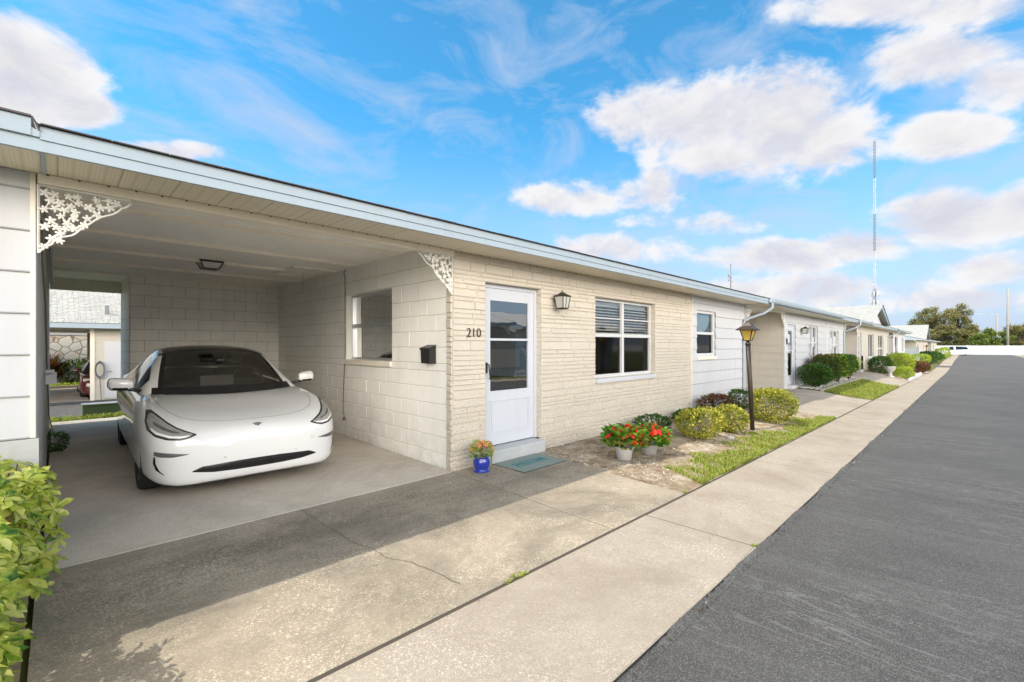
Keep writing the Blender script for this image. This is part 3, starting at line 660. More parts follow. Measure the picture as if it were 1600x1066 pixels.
# road-edge grit crack along the sidewalk
gr = MB(); r = random.Random(3)
for i in range(2600):
    x = r.uniform(-1, 26) if i % 3 else r.uniform(-1, 8); y = 1.125 + r.gauss(-.004, .012); s = r.uniform(.003, .011); z = gz(x, y) - .012
    gr.mesh([(x - s, y - s, z), (x + s, y - s * .6, z), (x + s * .5, y + s, z), (x, y, z + s * 1.2)], [(0, 1, 3), (1, 2, 3), (2, 0, 3)], 0 if r.random() < .93 else 1)
tag(gr.build('grit', ['joint', 'shell']), 'dark grit and crumbs lying in the seam between sidewalk and asphalt', kind='stuff')
# the crack line: irregular seam on the driveway
ck = MB(); x, y = 1.60, 4.3; pts = []
r = random.Random(11)
P0 = [(1.575, 4.32), (1.58, 3.9), (1.60, 3.55), (1.60, 3.35), (1.66, 3.1), (1.655, 2.95), (1.75, 2.75), (1.80, 2.5), (1.82, 2.25)]
for (a, b), (c, d) in zip(P0[:-1], P0[1:]):
    for k in range(8): t = k / 8; pts.append((a + (c - a) * t + r.uniform(-.006, .006), b + (d - b) * t))
for (a, b), (c, d) in zip(pts[:-1], pts[1:]):
    w = .0022; ck.face([(a - w, b, gz(a, b) + .0105), (a + w, b, gz(a, b) + .0105), (c + w, d, gz(c, d) + .0105), (c - w, d, gz(c, d) + .0105)])
tag(ck.build('driveway_crack', 'joint'), kind='structure')

# ragged lip of asphalt spilled against the sidewalk edge
lp = MB(); r = random.Random(14); x = -6.0; ro = []
while x < 40:
    e = 1.128 + .012 * (math.sin(x * 2.1) + math.sin(x * 5.3 + 1)) + abs(r.gauss(0, .008)); z = gz(x, 1.13) + .0085; ro.append([(x, 1.09, gz(x, 1.09) - .016), (x, 1.121, z - .008), (x, min(1.19, max(1.124, e)), z)]); x += .035 if x < 12 else .12
lp.grid(ro, 0, False); tag(lp.build('road_edge', 'asphalt'), kind='structure')

lf = MB(); r = random.Random(77)
for i in range(90):
    x, y = (r.uniform(0, 4.6), r.uniform(2.2, 4.3)) if i % 3 == 0 else ((r.uniform(.2, 14), r.gauss(2.1, .05)) if i % 3 == 1 else (r.uniform(3.5, 12), r.uniform(1.3, 2.3)))
    a = r.uniform(0, 6.28); lf.leaf((x, y, gz(x, y) + .011), Vector((math.cos(a), math.sin(a), r.uniform(0, .3))).normalized(), Vector((0, 0, 1)), r.uniform(.012, .03), .009)
tag(lf.build('fallen_leaves', 'rleaf'), 'tiny dead leaves and twigs lying on the paving', kind='stuff')
# planting beds and lawns ------------------------------------------------
def bed(name, x0, x1, y0, y1, mat_, off=-.005):
    r = random.Random(int(x0 * 10)); xs = rng(x0, x1, .12); ys = rng(y0, y1, .12); ph = [r.uniform(0, 6) for _ in range(6)]
    def z(x, y):
        e = min(1, (x - x0) / .2, (x1 - x) / .2, (y - y0) / .2, (y1 - y) / .2)
        return gz(x, y) + off + (.016 * math.sin(3.1 * x + ph[0]) * math.sin(4.3 * y + ph[1]) + .010 * math.sin(9 * x + ph[2]) * math.sin(8 * y + ph[3]) + .012) * max(0, e)
    mb = MB(); mb.grid([[(x, y, z(x, y)) for y in ys] for x in xs]); return tag(mb.build(name, mat_), kind='structure')
bed('garden_bed', 4.72, 12.62, 2.11, 4.39, 'mulch'); bed('garden_bed', 18.15, 26.65, 2.11, 4.39, 'grassbase'); bed('garden_bed', 32.25, 45.15, 2.11, 4.39, 'mulch')
bed('garden_bed', 50.3, 59.8, 2.11, 4.39, 'grassbase'); bed('garden_bed', -4, -.12, 2.11, 4.39, 'mulch')
def grass(label, spots, n, h, seed, mat_='blade', w=.006):
    mb = MB(); r = random.Random(seed); k = 0
    while k < n:
        p = spots(r)
        if p is None: continue
        x, y = p; z = gz(x, y); a = r.uniform(0, 6.28); hh = h * r.uniform(.5, 1.3); ln = Vector((math.cos(a), math.sin(a), 0)); sd = Vector((-ln.y, ln.x, 0)) * w * r.uniform(.7, 1.4)
        b = Vector((x, y, z)); m_ = b + Vector((0, 0, hh * .6)) + ln * hh * .18; t = b + Vector((0, 0, hh * .92)) + ln * hh * r.uniform(.3, .7)
        mb.mesh([b - sd, b + sd, m_ + sd * .7, m_ - sd * .7, t], [(0, 1, 2, 3), (3, 2, 4)]); k += 1
    return tag(mb.build('grass', mat_), label, kind='stuff')
def noisy(x, y, s=1.0): return .5 + .25 * math.sin(2.3 * x * s + 1.1) + .25 * math.sin(5.1 * x * s + 3 * y) + .2 * math.sin(11 * x * s - 4 * y)
def strip1(r):
    x = 4.95 + 7.6 * r.random() ** 1.15; w = .18 + .42 * noisy(x, 0) + (.15 if x < 9.5 else .02)
    y = 2.12 + w * r.random() ** 1.5
    if x < 5.15 + .5 * (y - 2.1) or (x < 5.7 and r.random() < .25): return None
    if r.random() > .22 + 1.4 * max(0, noisy(x * 1.7, y * 3) - .25): return None
    return x, y
grass('patchy yellow-green grass strip along the sidewalk edge by the garden bed', strip1, 21000, .048, 1)
def strip2(r):
    x = r.uniform(18.5, 26.4); y = r.uniform(2.15, 3.5)
    if y > 3.3 and r.random() < .5: return None
    return x, y
grass('bright green lawn patch in front of the neighbouring house', strip2, 14000, .07, 2, w=.012)
def sp3(r): return r.uniform(-4, 14), 12.45 + 4.4 * r.random() ** 1.1
grass('sunlit grass behind the carport opening', sp3, 9000, .09, 3, w=.012)
def sp4(r): return r.uniform(-9, 10), r.uniform(30.2, 31.6)
grass('yellow-green ground cover along the stone wall of the rear house', sp4, 5000, .22, 4, 'lleaf', w=.03)
wd = MB(); rr = random.Random(5)
for (cx, cy, n, s) in ((2.16, 2.10, 90, .05), (2.05, 2.1, 20, .025), (4.72, 2.12, 30, .03), (3.82, 1.16, 30, .02)):
    for k in range(n):
        a = rr.uniform(0, 6.28); q = rr.uniform(0, s); d = Vector((math.cos(a), math.sin(a), rr.uniform(.2, 1.2))).normalized()
        wd.leaf((cx + q * math.cos(a) * 1.6, cy + q * math.sin(a) * .7, gz(cx, cy) + .004), d, Vector((0, 0, 1)), .022, .009)
tag(wd.build('weeds', 'blade'), 'small dry weeds growing in the paving joints', kind='stuff')
# shell chips, wood bits and leaves on the bed
sh = MB(); r = random.Random(21)
for i in range(3600):
    x = 4.75 + 7.8 * r.random() ** 1.3; y = r.uniform(2.35, 4.3)
    cl = noisy(x * 1.3 + 2, y * 2)
    if r.random() > .25 + cl: continue
    z = gz(x, y) + .012; s = r.uniform(.004, .016) * (1.6 if r.random() < .06 else 1); a = r.uniform(0, 3.14); c, q = math.cos(a) * s, math.sin(a) * s
    m_ = 0 if r.random() < (.50 if x < 7 else .28) else (1 if r.random() < .85 else 2)
    sh.mesh([(x - c, y - q, z), (x + q * .6, y - c * .6, z + s * .3), (x + c, y + q, z), (x - q * .6, y + c * .6, z + s * .2), (x, y, z + s * .5)], [(0, 1, 4), (1, 2, 4), (2, 3, 4), (3, 0, 4)], m_)
tag(sh.build('shell_mulch', ['shell', 'stem', 'rock']), 'pale shell chips and dry bark bits scattered over the garden bed', kind='stuff')
rk = MB(); r = random.Random(8)
for i in range(900):
    x = r.uniform(18.3, 26.3); y = r.uniform(3.55, 4.3); z = gz(x, y) + .0; s = r.uniform(.02, .055)
    vs = [(x + s * r.uniform(.6, 1) * dx, y + s * r.uniform(.6, 1) * dy, z + s * .8 * (dz + 1)) for dx, dy, dz in ((1, 0, 0), (-1, 0, 0), (0, 1, 0), (0, -1, 0), (0, 0, 1))]
    rk.mesh(vs, [(0, 2, 4), (2, 1, 4), (1, 3, 4), (3, 0, 4)])
tag(rk.build('white_stones', 'rock'), 'white decorative stones under the clipped hedge of the neighbouring house', kind='stuff')

# ================================================================== ROOF AND UNIT BUILDER
YF, YS = 4.39, 3.80            # wall face, fascia face
def roof(root, x0, x1, zb=2.64, fas=.142, yb=12.6, yf=YS, notch=None, gutter=False, shing='shingle', slope=.25, fm='fascia', joint2=True, endcap=True):
    zt = zb + fas; zm = zb + fas * .46; yr = (yf + yb) / 2; zr = zt + (yr - yf) * slope
    f = MB()
    f.box(x0, x1, yf + .012, yf + .04, zb, zm, 0); f.box(x0, x1, yf, yf + .04, zm + .001, zt, 0)
    f.box(x0, x1, yb - .04, yb, zb, zt, 0)
    if endcap:
        for xx in (x0, x1 - .02): f.prism([(yf + .042, zb + .003), (yb - .042, zb + .003), (yb - .042, zt - .01), (yr, zr - .02), (yf + .042, zt - .01)], 0, xx + .001, xx + .019, 0)
    f.build('fascia', fm, root)
    s = MB(); n = 24
    for sg, (ya, yb_) in ((1, (yf - .025, yr)), (-1, (yb + .025, yr))):
        s.mesh([(x0 - .01, ya, zt + .003), (x1 + .01, ya, zt + .003), (x1 + .01, yr, zr), (x0 - .01, yr, zr)], [(0, 1, 2, 3)])
        s.mesh([(x0 - .01, ya, zt + .003), (x1 + .01, ya, zt + .003), (x1 + .01, ya, zt + .006), (x0 - .01, ya, zt + .006)], [(0, 1, 2, 3)], 1)
        s.mesh([(x0 - .01, ya, zt + .006), (x1 + .01, ya, zt + .006), (x1 + .01, yr, zr + .016), (x0 - .01, yr, zr + .016)], [(0, 1, 2, 3)])
        # shingle tabs break the eave line a little
        r = random.Random(int(x0 * 7)); x = x0
        while x < x1 - .3:
            w = r.uniform(.28, .32); s.box(x + .003, x + w - .003, min(ya - .012 * sg, ya + .01 * sg), max(ya - .012 * sg, ya + .01 * sg), zt + .001 + r.uniform(0, .002), zt + .006 + r.uniform(0, .004), 1); x += w
    for xx in (x0 - .01, x1 + .01): s.mesh([(xx, yf - .025, zt + .003), (xx, yr, zr), (xx, yr, zr + .016), (xx, yf - .025, zt + .016)], [(0, 1, 2, 3)], 1)
    s.build('roof', [shing, 'roofedge'], root)
    so_ = MB(); so_.box(x0, x1, yf + .041, YF - .001 if abs(yf - YS) < .02 else yf + .6, zb + .012, zb + .022); so_.build('soffit', 'soffit', root)
    so_ = MB(); so_.box(x0, x1, yb - .6, yb - .041, zb + .012, zb + .022); so_.build('soffit', 'soffit', root)
    if gutter:
        g = MB(); prof = [(yf - .002, zb + fas - .005), (yf - .002, zb + .035), (yf - .07, zb + .030), (yf - .10, zb + .075), (yf - .115, zb + fas), (yf - .105, zb + fas), (yf - .09, zb + .08), (yf - .065, zb + .042), (yf - .012, zb + .045), (yf - .012, zb + fas - .005)]
        a, b = gutter; rows = [[(x, y, z) for y, z in prof] for x in (a, b)]; g.grid(rows, 0, False, True)
        for x in (a, b): g.face([(x, y, z) for y, z in prof[:5]])
        g.build('gutter', 'fascia', root)
def downspout(root, x, side=-1, zt=2.64, yw=YF):
    d = MB(); p = [(x, YS - .06, zt + .05), (x, YS - .06, zt - .10), (x + side * .10, YS + .10, zt - .24), (x + side * .30, yw - .05, zt - .42), (x + side * .34, yw - .045, zt - .55), (x + side * .34, yw - .045, .12), (x + side * .34, yw - .17, .05)]
    d.tube(p, .042, 4); d.box(x - .05, x + .05, YS - .11, YS - .02, zt + .04, zt + .12, 0); return d.build('downspout', 'fascia', root)
def bracket(root, f, a, sgn, ztop, W=.49, H=.47, seed=1):
    """cast ornamental corner bracket: vines and leaves in a thin plane, hung from the beam; a = wall side, sgn = direction it reaches"""
    r = random.Random(seed); mb = MB()
    P = lambda s, z, o=0: f.pt(a + sgn * s, o, ztop - z)
    mb.tube([P(.008, .0), P(.008, H * .98)], .007, 4); mb.tube([P(.0, .008), P(W * .98, .008)], .007, 4)
    def vine(pts, rad): 
        q = []
        for i in range(len(pts) - 1):
            p0, p1 = Vector(pts[i]), Vector(pts[i + 1]); nn = Vector((-(p1 - p0).y, (p1 - p0).x)); w = r.uniform(-.16, .16)
            for k in range(5): t = k / 5; c = p0.lerp(p1, t) + nn * w * math.sin(math.pi * t); q.append(P(c.x, c.y, r.uniform(-.003, .003)))
        q.append(P(*pts[-1])); mb.tube(q, rad, 5)
    vine([(.01, H * .97), (.07, H * .84), (.14, H * .70), (.20, H * .60), (.27, H * .44), (.36, H * .30), (.43, H * .16), (W * .98, .03)], .0075)
    nodes = []
    for i in range(900):
        s, z = r.uniform(.03, W * .93), r.uniform(.03, H * .93)
        if s / W + z / H > .97 + .05 * math.sin(9 * s): continue
        if all((s - c) ** 2 + (z - d) ** 2 > .043 ** 2 for c, d in nodes): nodes.append((s, z))
    for i, (s, z) in enumerate(nodes):
        near = sorted(nodes[:i] + nodes[i + 1:], key=lambda q: (q[0] - s) ** 2 + (q[1] - z) ** 2)[:2]
        for q in near: vine([(s, z), q], .0050)
        n = 5; R0 = r.uniform(.024, .034); ph = r.uniform(0, 6.28); ring = []
        for k in range(n * 4):
            an = ph + 2 * math.pi * k / (n * 4); rad = R0 * (1.0, .78, .42, .78)[k % 4]; ring.append((s + rad * math.cos(an), z + rad * math.sin(an)))
        t1 = [P(x, y, .007) for x, y in ring]; t0 = [P(x, y, -.007) for x, y in ring]; m_ = len(ring); c = P(s, z, .012)
        vs = t1 + t0 + [c, P(s, z, -.010)]
        mb.mesh(vs, [(k, (k + 1) % m_, 2 * m_) for k in range(m_)] + [(m_ + k, m_ + (k + 1) % m_, 2 * m_ + 1) for k in range(m_)] + [(k, (k + 1) % m_, m_ + (k + 1) % m_, m_ + k) for k in range(m_)])
    return mb.build('corner_bracket', 'lace', root)
def storm_door(root, f, a0, a1, z0, z1, depth=.12, handle=1, glass_lo=None, blind=None):
    mb = MB(); o1 = -depth + .03; fr = .05; a0 += .002; a1 -= .002; z1 -= .003; z0 += .002
    mb.fbox(f, a0, a0 + fr, -depth - .05, o1 + .012, z0, z1); mb.fbox(f, a1 - fr, a1, -depth - .05, o1 + .012, z0, z1); mb.fbox(f, a0 + fr, a1 - fr, -depth - .05, o1 + .012, z1 - fr, z1)
    A, B, Z0, Z1 = a0 + fr + .004, a1 - fr - .004, z0 + .01, z1 - fr - .004; st = .115; gl = glass_lo if glass_lo else z0 + .72; gt = Z1 - .16
    for q in ((A, A + st, Z0, Z1), (B - st, B, Z0, Z1), (A + st, B - st, gt, Z1), (A + st, B - st, Z0, gl)): mb.fbox(f, q[0], q[1], -depth - .01, o1, q[2], q[3])
    mb.fbox(f, A + st, B - st, -depth - .005, o1 + .004, (gt + gl) / 2 + .07, (gt + gl) / 2 + .10)
    for (q0, q1, w, o) in ((A + .10, B - .10, .012, .006), (A + .13, B - .13, .006, .010)):   # raised kick panel mouldings
        zlo, zhi = Z0 + .16 + (w if o > .008 else 0) * 2, gl - .12 - (w if o > .008 else 0) * 2
        for q in ((q0, q0 + w, zlo, zhi), (q1 - w, q1, zlo, zhi), (q0 + w, q1 - w, zlo, zlo + w), (q0 + w, q1 - w, zhi - w, zhi)): mb.fbox(f, q[0], q[1], o1 - .002, o1 + o, q[2], q[3])
    d = mb.build('door', 'door', root)
    g = MB(); g.fquad(f, A + st, B - st, -depth + .012, gl, gt); g.build('pane', 'doorglass', d)
    b = MB(); b.fquad(f, a0, a1, -depth - .16, z0, z1); b.fquad(f, A + st + .02, B - st, -depth - .14, gl + .3, gl + .56, 1); b.build('inner_door', ['void', 'shade'], d)
    h = MB(); hx = A + .045 if handle > 0 else B - .045; hz = z0 + 1.0
    h.fbox(f, hx - .014, hx + .014, o1, o1 + .012, hz - .02, hz + .12); h.tube([f.pt(hx, o1 + .01, hz + .10), f.pt(hx, o1 + .05, hz + .09), f.pt(hx + .01, o1 + .055, hz), f.pt(hx + .025, o1 + .05, hz - .07), f.pt(hx + .03, o1 + .035, hz - .10)], .010, 6)
    h.build('handle', 'black', d); return d
def lantern(name, label, loc, out=(0, -1, 0), s=1.0, style='box', group=None):
    """wall lantern: back plate, arm, four-sided cage with hipped cap and ring"""
    o = Vector(loc); root = thing(name, label, 'wall lamp', loc, math.atan2(-out[0], -out[1]) * -1 if False else 0, group)
    mb = MB(); w0, w1, h = .072 * s, .098 * s, .21 * s; cy = -.15 * s
    pts = lambda z, w: [(o.x + sx * w, o.y + cy + sy * w, o.z + z) for sx, sy in ((-1, -1), (1, -1), (1, 1), (-1, 1))]
    B, T = pts(-h / 2, w0), pts(h / 2, w1)
    for k in range(4): mb.tube([B[k], T[k]], .009 * s, 4); mb.tube([B[k], B[(k + 1) % 4]], .010 * s, 4); mb.tube([T[k], T[(k + 1) % 4]], .011 * s, 4)
    for k in range(4):
        m0 = Vector(B[k]).lerp(Vector(B[(k + 1) % 4]), .5); m1 = Vector(T[k]).lerp(Vector(T[(k + 1) % 4]), .5)
        if k in (0, 2) and style == 'box': mb.tube([m0, m1], .006 * s, 4)
    mb.face(B); C0, C1, C2 = pts(h / 2, w1 * 1.22), pts(h / 2 + .045 * s, w1 * .45), pts(h / 2 + .065 * s, w1 * .3)
    mb.mesh(C0 + C1 + C2, [(k, (k + 1) % 4, 4 + (k + 1) % 4, 4 + k) for k in range(4)] + [(4 + k, 4 + (k + 1) % 4, 8 + (k + 1) % 4, 8 + k) for k in range(4)] + [(8, 9, 10, 11), (0, 1, 2, 3)])
    cz = o.z + h / 2 + .065 * s + .022 * s
    mb.tube([(o.x + .02 * s * math.cos(a), o.y + cy, cz + .024 * s * math.sin(a)) for a in [k * math.pi / 6 for k in range(13)]], .005 * s, 5)
    mb.build('cage', 'bronze', root)
    g = MB(); q0, q1 = pts(-h / 2 + .004, w0 * .93), pts(h / 2 - .004, w1 * .93); g.mesh(q0 + q1, [(k, (k + 1) % 4, 4 + (k + 1) % 4, 4 + k) for k in range(4)]); g.build('glass', 'frost', root)
    a = MB(); a.lathe([(0, -.0), (.055 * s, -.0), (.055 * s, -.02 * s), (.03 * s, -.03 * s), (0, -.03 * s)], (o.x, o.y, o.z + .05 * s), 20, 'y'); a.tube([(o.x, o.y - .02 * s, o.z + .05 * s), (o.x, o.y - .05 * s, o.z + .12 * s), (o.x, o.y + cy * .75, o.z + h / 2 + .03 * s)], .013 * s, 8)
    a.build('wall_mount', 'bronze', root); return root

# ------------------------------------------------------------------ the house with number 210
W1, W2 = 3.37, 13.55
H = thing('row_house', 'cream stone and white block house numbered 210 with an open carport holding a white car', 'house', (8.4, YF, 0), 0)
fy, fx = FY(YF), FX(W1)
door_h = (3.90, 4.98, .165, 2.33); win_h = (6.35, 8.40, .955, 2.33); sw = (10.37, 11.46, 1.255, 2.33); side_w = (5.78, 7.23, 1.285, 2.335)
XB = 10.06
w = MB(); HT = [.052, .062, .062, .075, .085, .10, .062, .125]
masonry(w, fy, W1, XB, -.05, 2.655, [door_h, win_h], HT, (.16, .62), .007, .008, .013, .004, 4)
masonry(w, FX(W1), YF - .006, YF + .11, -.05, 2.655, [], HT, (.3, .5), .008, .009, .016, .005, 4)
for (a1, z0, z1) in ((4.98, .165, 2.33), (8.40, .955, 2.33)):
    masonry(w, F((a1, 0, 0), (0, 1, 0), (-1, 0, 0)), YF, YF + .12, z0, z1, [], HT, (.3, .5), .008, .006, .006, .003, 4)
reveal(w, fy, door_h, .18, 1, False); reveal(w, fy, win_h, .14, 1)
w.build('stone_wall', ['stone', 'mortar'], H)
b = MB(); BL = [.2032]
masonry(b, fx, YF + .11, 12.0, -.03, 2.78, [side_w], BL, (.406, .406), .006, .005, .006, .0012, 9, bond=.406)
reveal(b, fx, side_w, .16, 0); b.build('block_wall', ['block', 'blockgap'], H)
s = MB(); siding(s, fy, XB + .02, W2, -.25, 2.655, [sw], .265, 0, start=-.17, gap=2); s.fbox(fy, XB, XB + .02, 0, .03, -.25, 2.655, 1); reveal(s, fy, sw, .10, 0)
s.fbox(fy, W2 - .03, W2 + .012, 0, .03, -.25, 2.655, 0)
siding(s, F((W2 + .01, 0, 0), (0, 1, 0), (1, 0, 0)), YF, 12, -.25, 2.7, [], .265, 0, start=-.17)
s.build('siding_wall', ['siding', 'creamtrim', 'lapline'], H)
k = MB(); k.box(W1 + .35, W2 - .02, YF + .60, 12.0, -.2, 2.63); k.box(W1 + .02, W2 - .03, YF + .15, YF + .6, 2.40, 2.63); k.build('inner_wall', 'void', H)
st_ = MB()                                                    # storage block at the back of the carport
masonry(st_, FY(10.46), .91, 3.37, -.03, 2.78, [], BL, (.406, .406), .006, .005, .006, .0012, 12, bond=.406)
masonry(st_, FX(.91), 10.46, 12.0, -.03, 2.78, [], BL, (.406, .406), .006, .005, .006, .0012, 13, bond=.406)
st_.face([(.92, 12.0, -.1), (3.37, 12.0, -.1), (3.37, 12.0, 2.78), (.92, 12.0, 2.78)]); st_.build('storage_wall', ['block', 'blockgap'], H)
c = MB(); c.box(-.10, W1 + .01, YF + .02, 12.0, 2.77, 2.80)
for y in (5.45, 6.70, 7.95, 9.20, 10.43): c.box(-.03, (3.26 if y != 7.95 else 2.68), y - .025, y + .025, 2.732, 2.770, 1)
c.box(2.64, 3.33, 7.50, 7.545, 2.745, 2.770, 1); c.box(2.64, 3.33, 8.42, 8.465, 2.745, 2.770, 1); c.box(2.64, 2.685, 7.545, 8.42, 2.745, 2.770, 1); c.box(3.29, 3.33, 7.545, 8.42, 2.745, 2.770, 1); c.box(2.69, 3.285, 7.55, 8.415, 2.758, 2.770, 0)
c.build('carport_ceiling', ['ceil', 'batten'], H)
hb = MB(); hb.box(-.09, W1 - .01, YF - .055, YF + .02, 2.585, 2.65); hb.box(-.09, W1 - .01, YF + .021, YF + .09, 2.60, 2.768)
hb.box(-.09, .905, 11.93, 12.0, 2.60, 2.769); hb.box(-.09, .905, 11.90, 11.929, 2.545, 2.61); hb.box(-.098, -.03, 4.5, 11.92, 2.66, 2.769)
roof(H, -.07, 13.58)
tk = MB(); x = -.05; cb_ = [(-.05, 2.649)]                                            # shadow ticks where the vinyl soffit sheets meet the trim
while x < 10.0:
    cb_ += [(x, 2.649), (x, 2.640), (x + .014, 2.640), (x + .014, 2.649)]; x += .1524
hb.build('header_beam', 'creamtrim', H)
for i in range(1, len(cb_) - 3, 4): tk.face([(q[0], YF - .058, q[1]) for q in cb_[i:i + 4]])
for i in range(1, len(cb_) - 4, 4): pass
tk.v = []; tk.f = []; tk.m = []; tk.sm = []; top_ = 2.652; cols = sorted({q[0] for q in cb_}); zz_ = {}
for q in cb_: zz_.setdefault(q[0], 2.649)
vs_ = []; fs_ = []
for k, xx in enumerate(cols): vs_ += [(xx, YF - .058, 2.651), (xx, YF - .058, 2.6495), (xx, YF - .058, 2.640)]
for k in range(len(cols) - 1):
    fs_.append((3 * k, 3 * k + 1, 3 * k + 4, 3 * k + 3))
    if cols[k + 1] - cols[k] < .02: fs_.append((3 * k + 1, 3 * k + 2, 3 * k + 5, 3 * k + 4))
tk.mesh(vs_, fs_); tk.build('soffit_channel', 'roofedge', H)
bracket(H, FY(YF - .03), -.095, 1, 2.585, seed=3); bracket(H, FY(YF - .03), W1 - .012, -1, 2.585, seed=6)
storm_door(H, fy, *door_h, depth=.12, glass_lo=.90)
ww = window(H, fy, *win_h[:2], .955, 2.33, depth=.12, mull=(7.35,), rail=1.69, bars=(1.99,), blind='slats')
ww['label'] = 'wide four-light front window with blinds in a stone wall'
window(H, fy, *sw[:2], 1.255, 2.33, depth=.06, rail=1.80, blind='valance', fw=.06, sillm='creamtrim')
v_ = MB()
window(H, fx, 5.78, 7.23, 1.285, 2.335, depth=.13, rail=1.83, blind='slats', frame='alu', lowscreen=False, sillm='creamtrim', fw=.03)
stp = MB(); stp.box(3.90, 4.93, 4.25, YF + .12, 0, .163, 0, .008); stp.build('door_step', 'step', H)
text_mesh('2', .165, .006, ortho((1, 0, 0), (0, 0, 1), (0, -1, 0), (3.613, YF - .022, 1.665)), 'black', H, 'house_number', -.003)
text_mesh('1', .165, .006, ortho((1, 0, 0), (0, 0, 1), (0, -1, 0), (3.690, YF - .022, 1.665)), 'black', H, 'house_number', -.003)
text_mesh('0', .165, .006, ortho((1, 0, 0), (0, 0, 1), (0, -1, 0), (3.775, YF - .022, 1.665)), 'black', H, 'house_number', -.003)
cw = MB(); cw.tube([(W1 - .012, 7.25, 2.76), (W1 - .02, 7.27, 2.70), (W1 - .012, 7.25, 2.62), (W1 - .012, 7.24, 1.4), (W1 - .03, 7.27, .8), (W1 - .02, 7.30, .45), (W1 - .02, 7.25, .30)], .008, 6)
cw.box(W1 - .04, W1 - .012, 7.22, 7.28, .28, .33); tag(rebase(cw.build('hanging_cable', 'cord')), 'thin grey cable hanging down the carport block wall beside the window', 'cable')
cp = MB(); cp.tube([(3.0, 8.1, 2.757), (3.0, 8.1, 2.40)], .003, 5); tag(rebase(cp.build('pull_cord', 'cord')), 'short cord hanging from the attic hatch in the carport ceiling', 'cord')
# ceiling lamp
cl = thing('ceiling_lamp', 'small square bronze lamp with frosted glass on the carport ceiling', 'ceiling lamp', (1.62, 8.02, 2.77))
g = MB(); g.box(1.47, 1.77, 7.87, 8.17, 2.745, 2.769); 
for (sx, sy) in ((-1, -1), (1, -1), (1, 1), (-1, 1)): g.tube([(1.62 + sx * .14, 8.02 + sy * .14, 2.745), (1.62 + sx * .10, 8.02 + sy * .10, 2.66)], .008, 4)
g.box(1.515, 1.725, 7.915, 8.125, 2.652, 2.66); g.build('frame', 'bronze', cl)
g = MB(); g.mesh([(1.62 + sx * w_, 8.02 + sy * w_, z) for w_, z in ((.13, 2.744), (.095, 2.662)) for sx, sy in ((-1, -1), (1, -1), (1, 1), (-1, 1))], [(k, (k + 1) % 4, 4 + (k + 1) % 4, 4 + k) for k in range(4)]); g.build('shade', 'frost', cl)
# mailbox on the side wall
mbx = thing('mailbox', 'black metal mailbox with a sloped lid on the white block wall', 'mailbox', (W1 - .005, 4.80, 1.28))
g = MB(); g.prism([(W1 - .012, 1.285), (W1 - .105, 1.285), (W1 - .115, 1.475), (W1 - .012, 1.515)], 1, 4.705, 4.895); g.build('body', 'black', mbx)
g = MB(); g.prism([(W1 - .008, 1.519), (W1 - .122, 1.480), (W1 - .128, 1.455), (W1 - .124, 1.455), (W1 - .119, 1.477)][:3] + [(W1 - .124, 1.455), (W1 - .118, 1.474), (W1 - .008, 1.513)], 1, 4.698, 4.902)
g.tube([(W1 - .126, 4.77, 1.458), (W1 - .137, 4.77, 1.44), (W1 - .137, 4.83, 1.44), (W1 - .126, 4.83, 1.458)], .004, 5); g.build('lid', 'black', mbx)
lantern('wall_lantern', 'bronze box lantern with frosted glass between the front door and the wide window', (5.30, YF - .016, 2.15), s=.86)
# pots, doormat
def welcome_mat():
    t = thing('doormat', 'grey-green doormat with a teal welcome panel in front of the door step', 'doormat', (4.29, 3.97, gz(4.3, 3.97)))
    z = gz(4.3, 3.97) + .008; g = MB(); g.box(3.90, 4.69, 3.70, 4.235, z, z + .009, 0, .003); g.build('pile', 'matc', t)
    g = MB(); g.box(3.895, 4.695, 3.695, 4.24, z - .001, z + .004); g.build('backing', 'rubber', t)
    g = MB(); a0, a1, b0, b1 = 4.03, 4.56, 3.89, 4.05
    for q in ((a0, a1, b0, b0 + .014), (a0, a1, b1 - .014, b1), (a0, a0 + .014, b0 + .014, b1 - .014), (a1 - .014, a1, b0 + .014, b1 - .014)): g.box(q[0], q[1], q[2], q[3], z + .009, z + .0105)
    g.build('border', 'matt', t)
    text_mesh('WELCOME', .115, .001, ortho((1, 0, 0), (0, 1, 0), (0, 0, 1), (4.295, 3.965, z + .0105)), 'matt', t, 'lettering', .002)
welcome_mat()
def flowers(mb_l, mb_f, c, R0, h, nl, nf, L, W, seed, fs=.03, petals=6):
    r = random.Random(seed); c = Vector(c)
    for _ in range(nl):
        a = r.uniform(0, 6.28); q = R0 * math.sqrt(r.random()); z = r.random(); p = c + Vector((q * math.cos(a), q * math.sin(a), h * z * (1 - .35 * (q / R0) ** 2)))
        d = Vector((math.cos(a) * r.uniform(.3, 1.2), math.sin(a) * r.uniform(.3, 1.2), r.uniform(-.2, .8))).normalized(); s = r.uniform(.7, 1.2); mb_l.leaf(p, d, Vector((r.gauss(0, .4), r.gauss(0, .4), 1)).normalized(), L * s, W * s)
    for _ in range(nf):
        a = r.uniform(0, 6.28); q = R0 * math.sqrt(r.random()) * 1.02; p = c + Vector((q * math.cos(a), q * math.sin(a), h * (r.uniform(.5, 1.05)) * (1 - .3 * (q / R0) ** 2)))
        n = Vector((math.cos(a) * .8 + r.gauss(0, .3), math.sin(a) * .8 + r.gauss(0, .3) - .2, .8)).normalized(); t = n.orthogonal().normalized(); b_ = n.cross(t)
        for k in range(petals):
            an = 2 * math.pi * k / petals; d = (t * math.cos(an) + b_ * math.sin(an) + n * .25).normalized(); mb_f.leaf(p, d, n, fs, fs * .7)
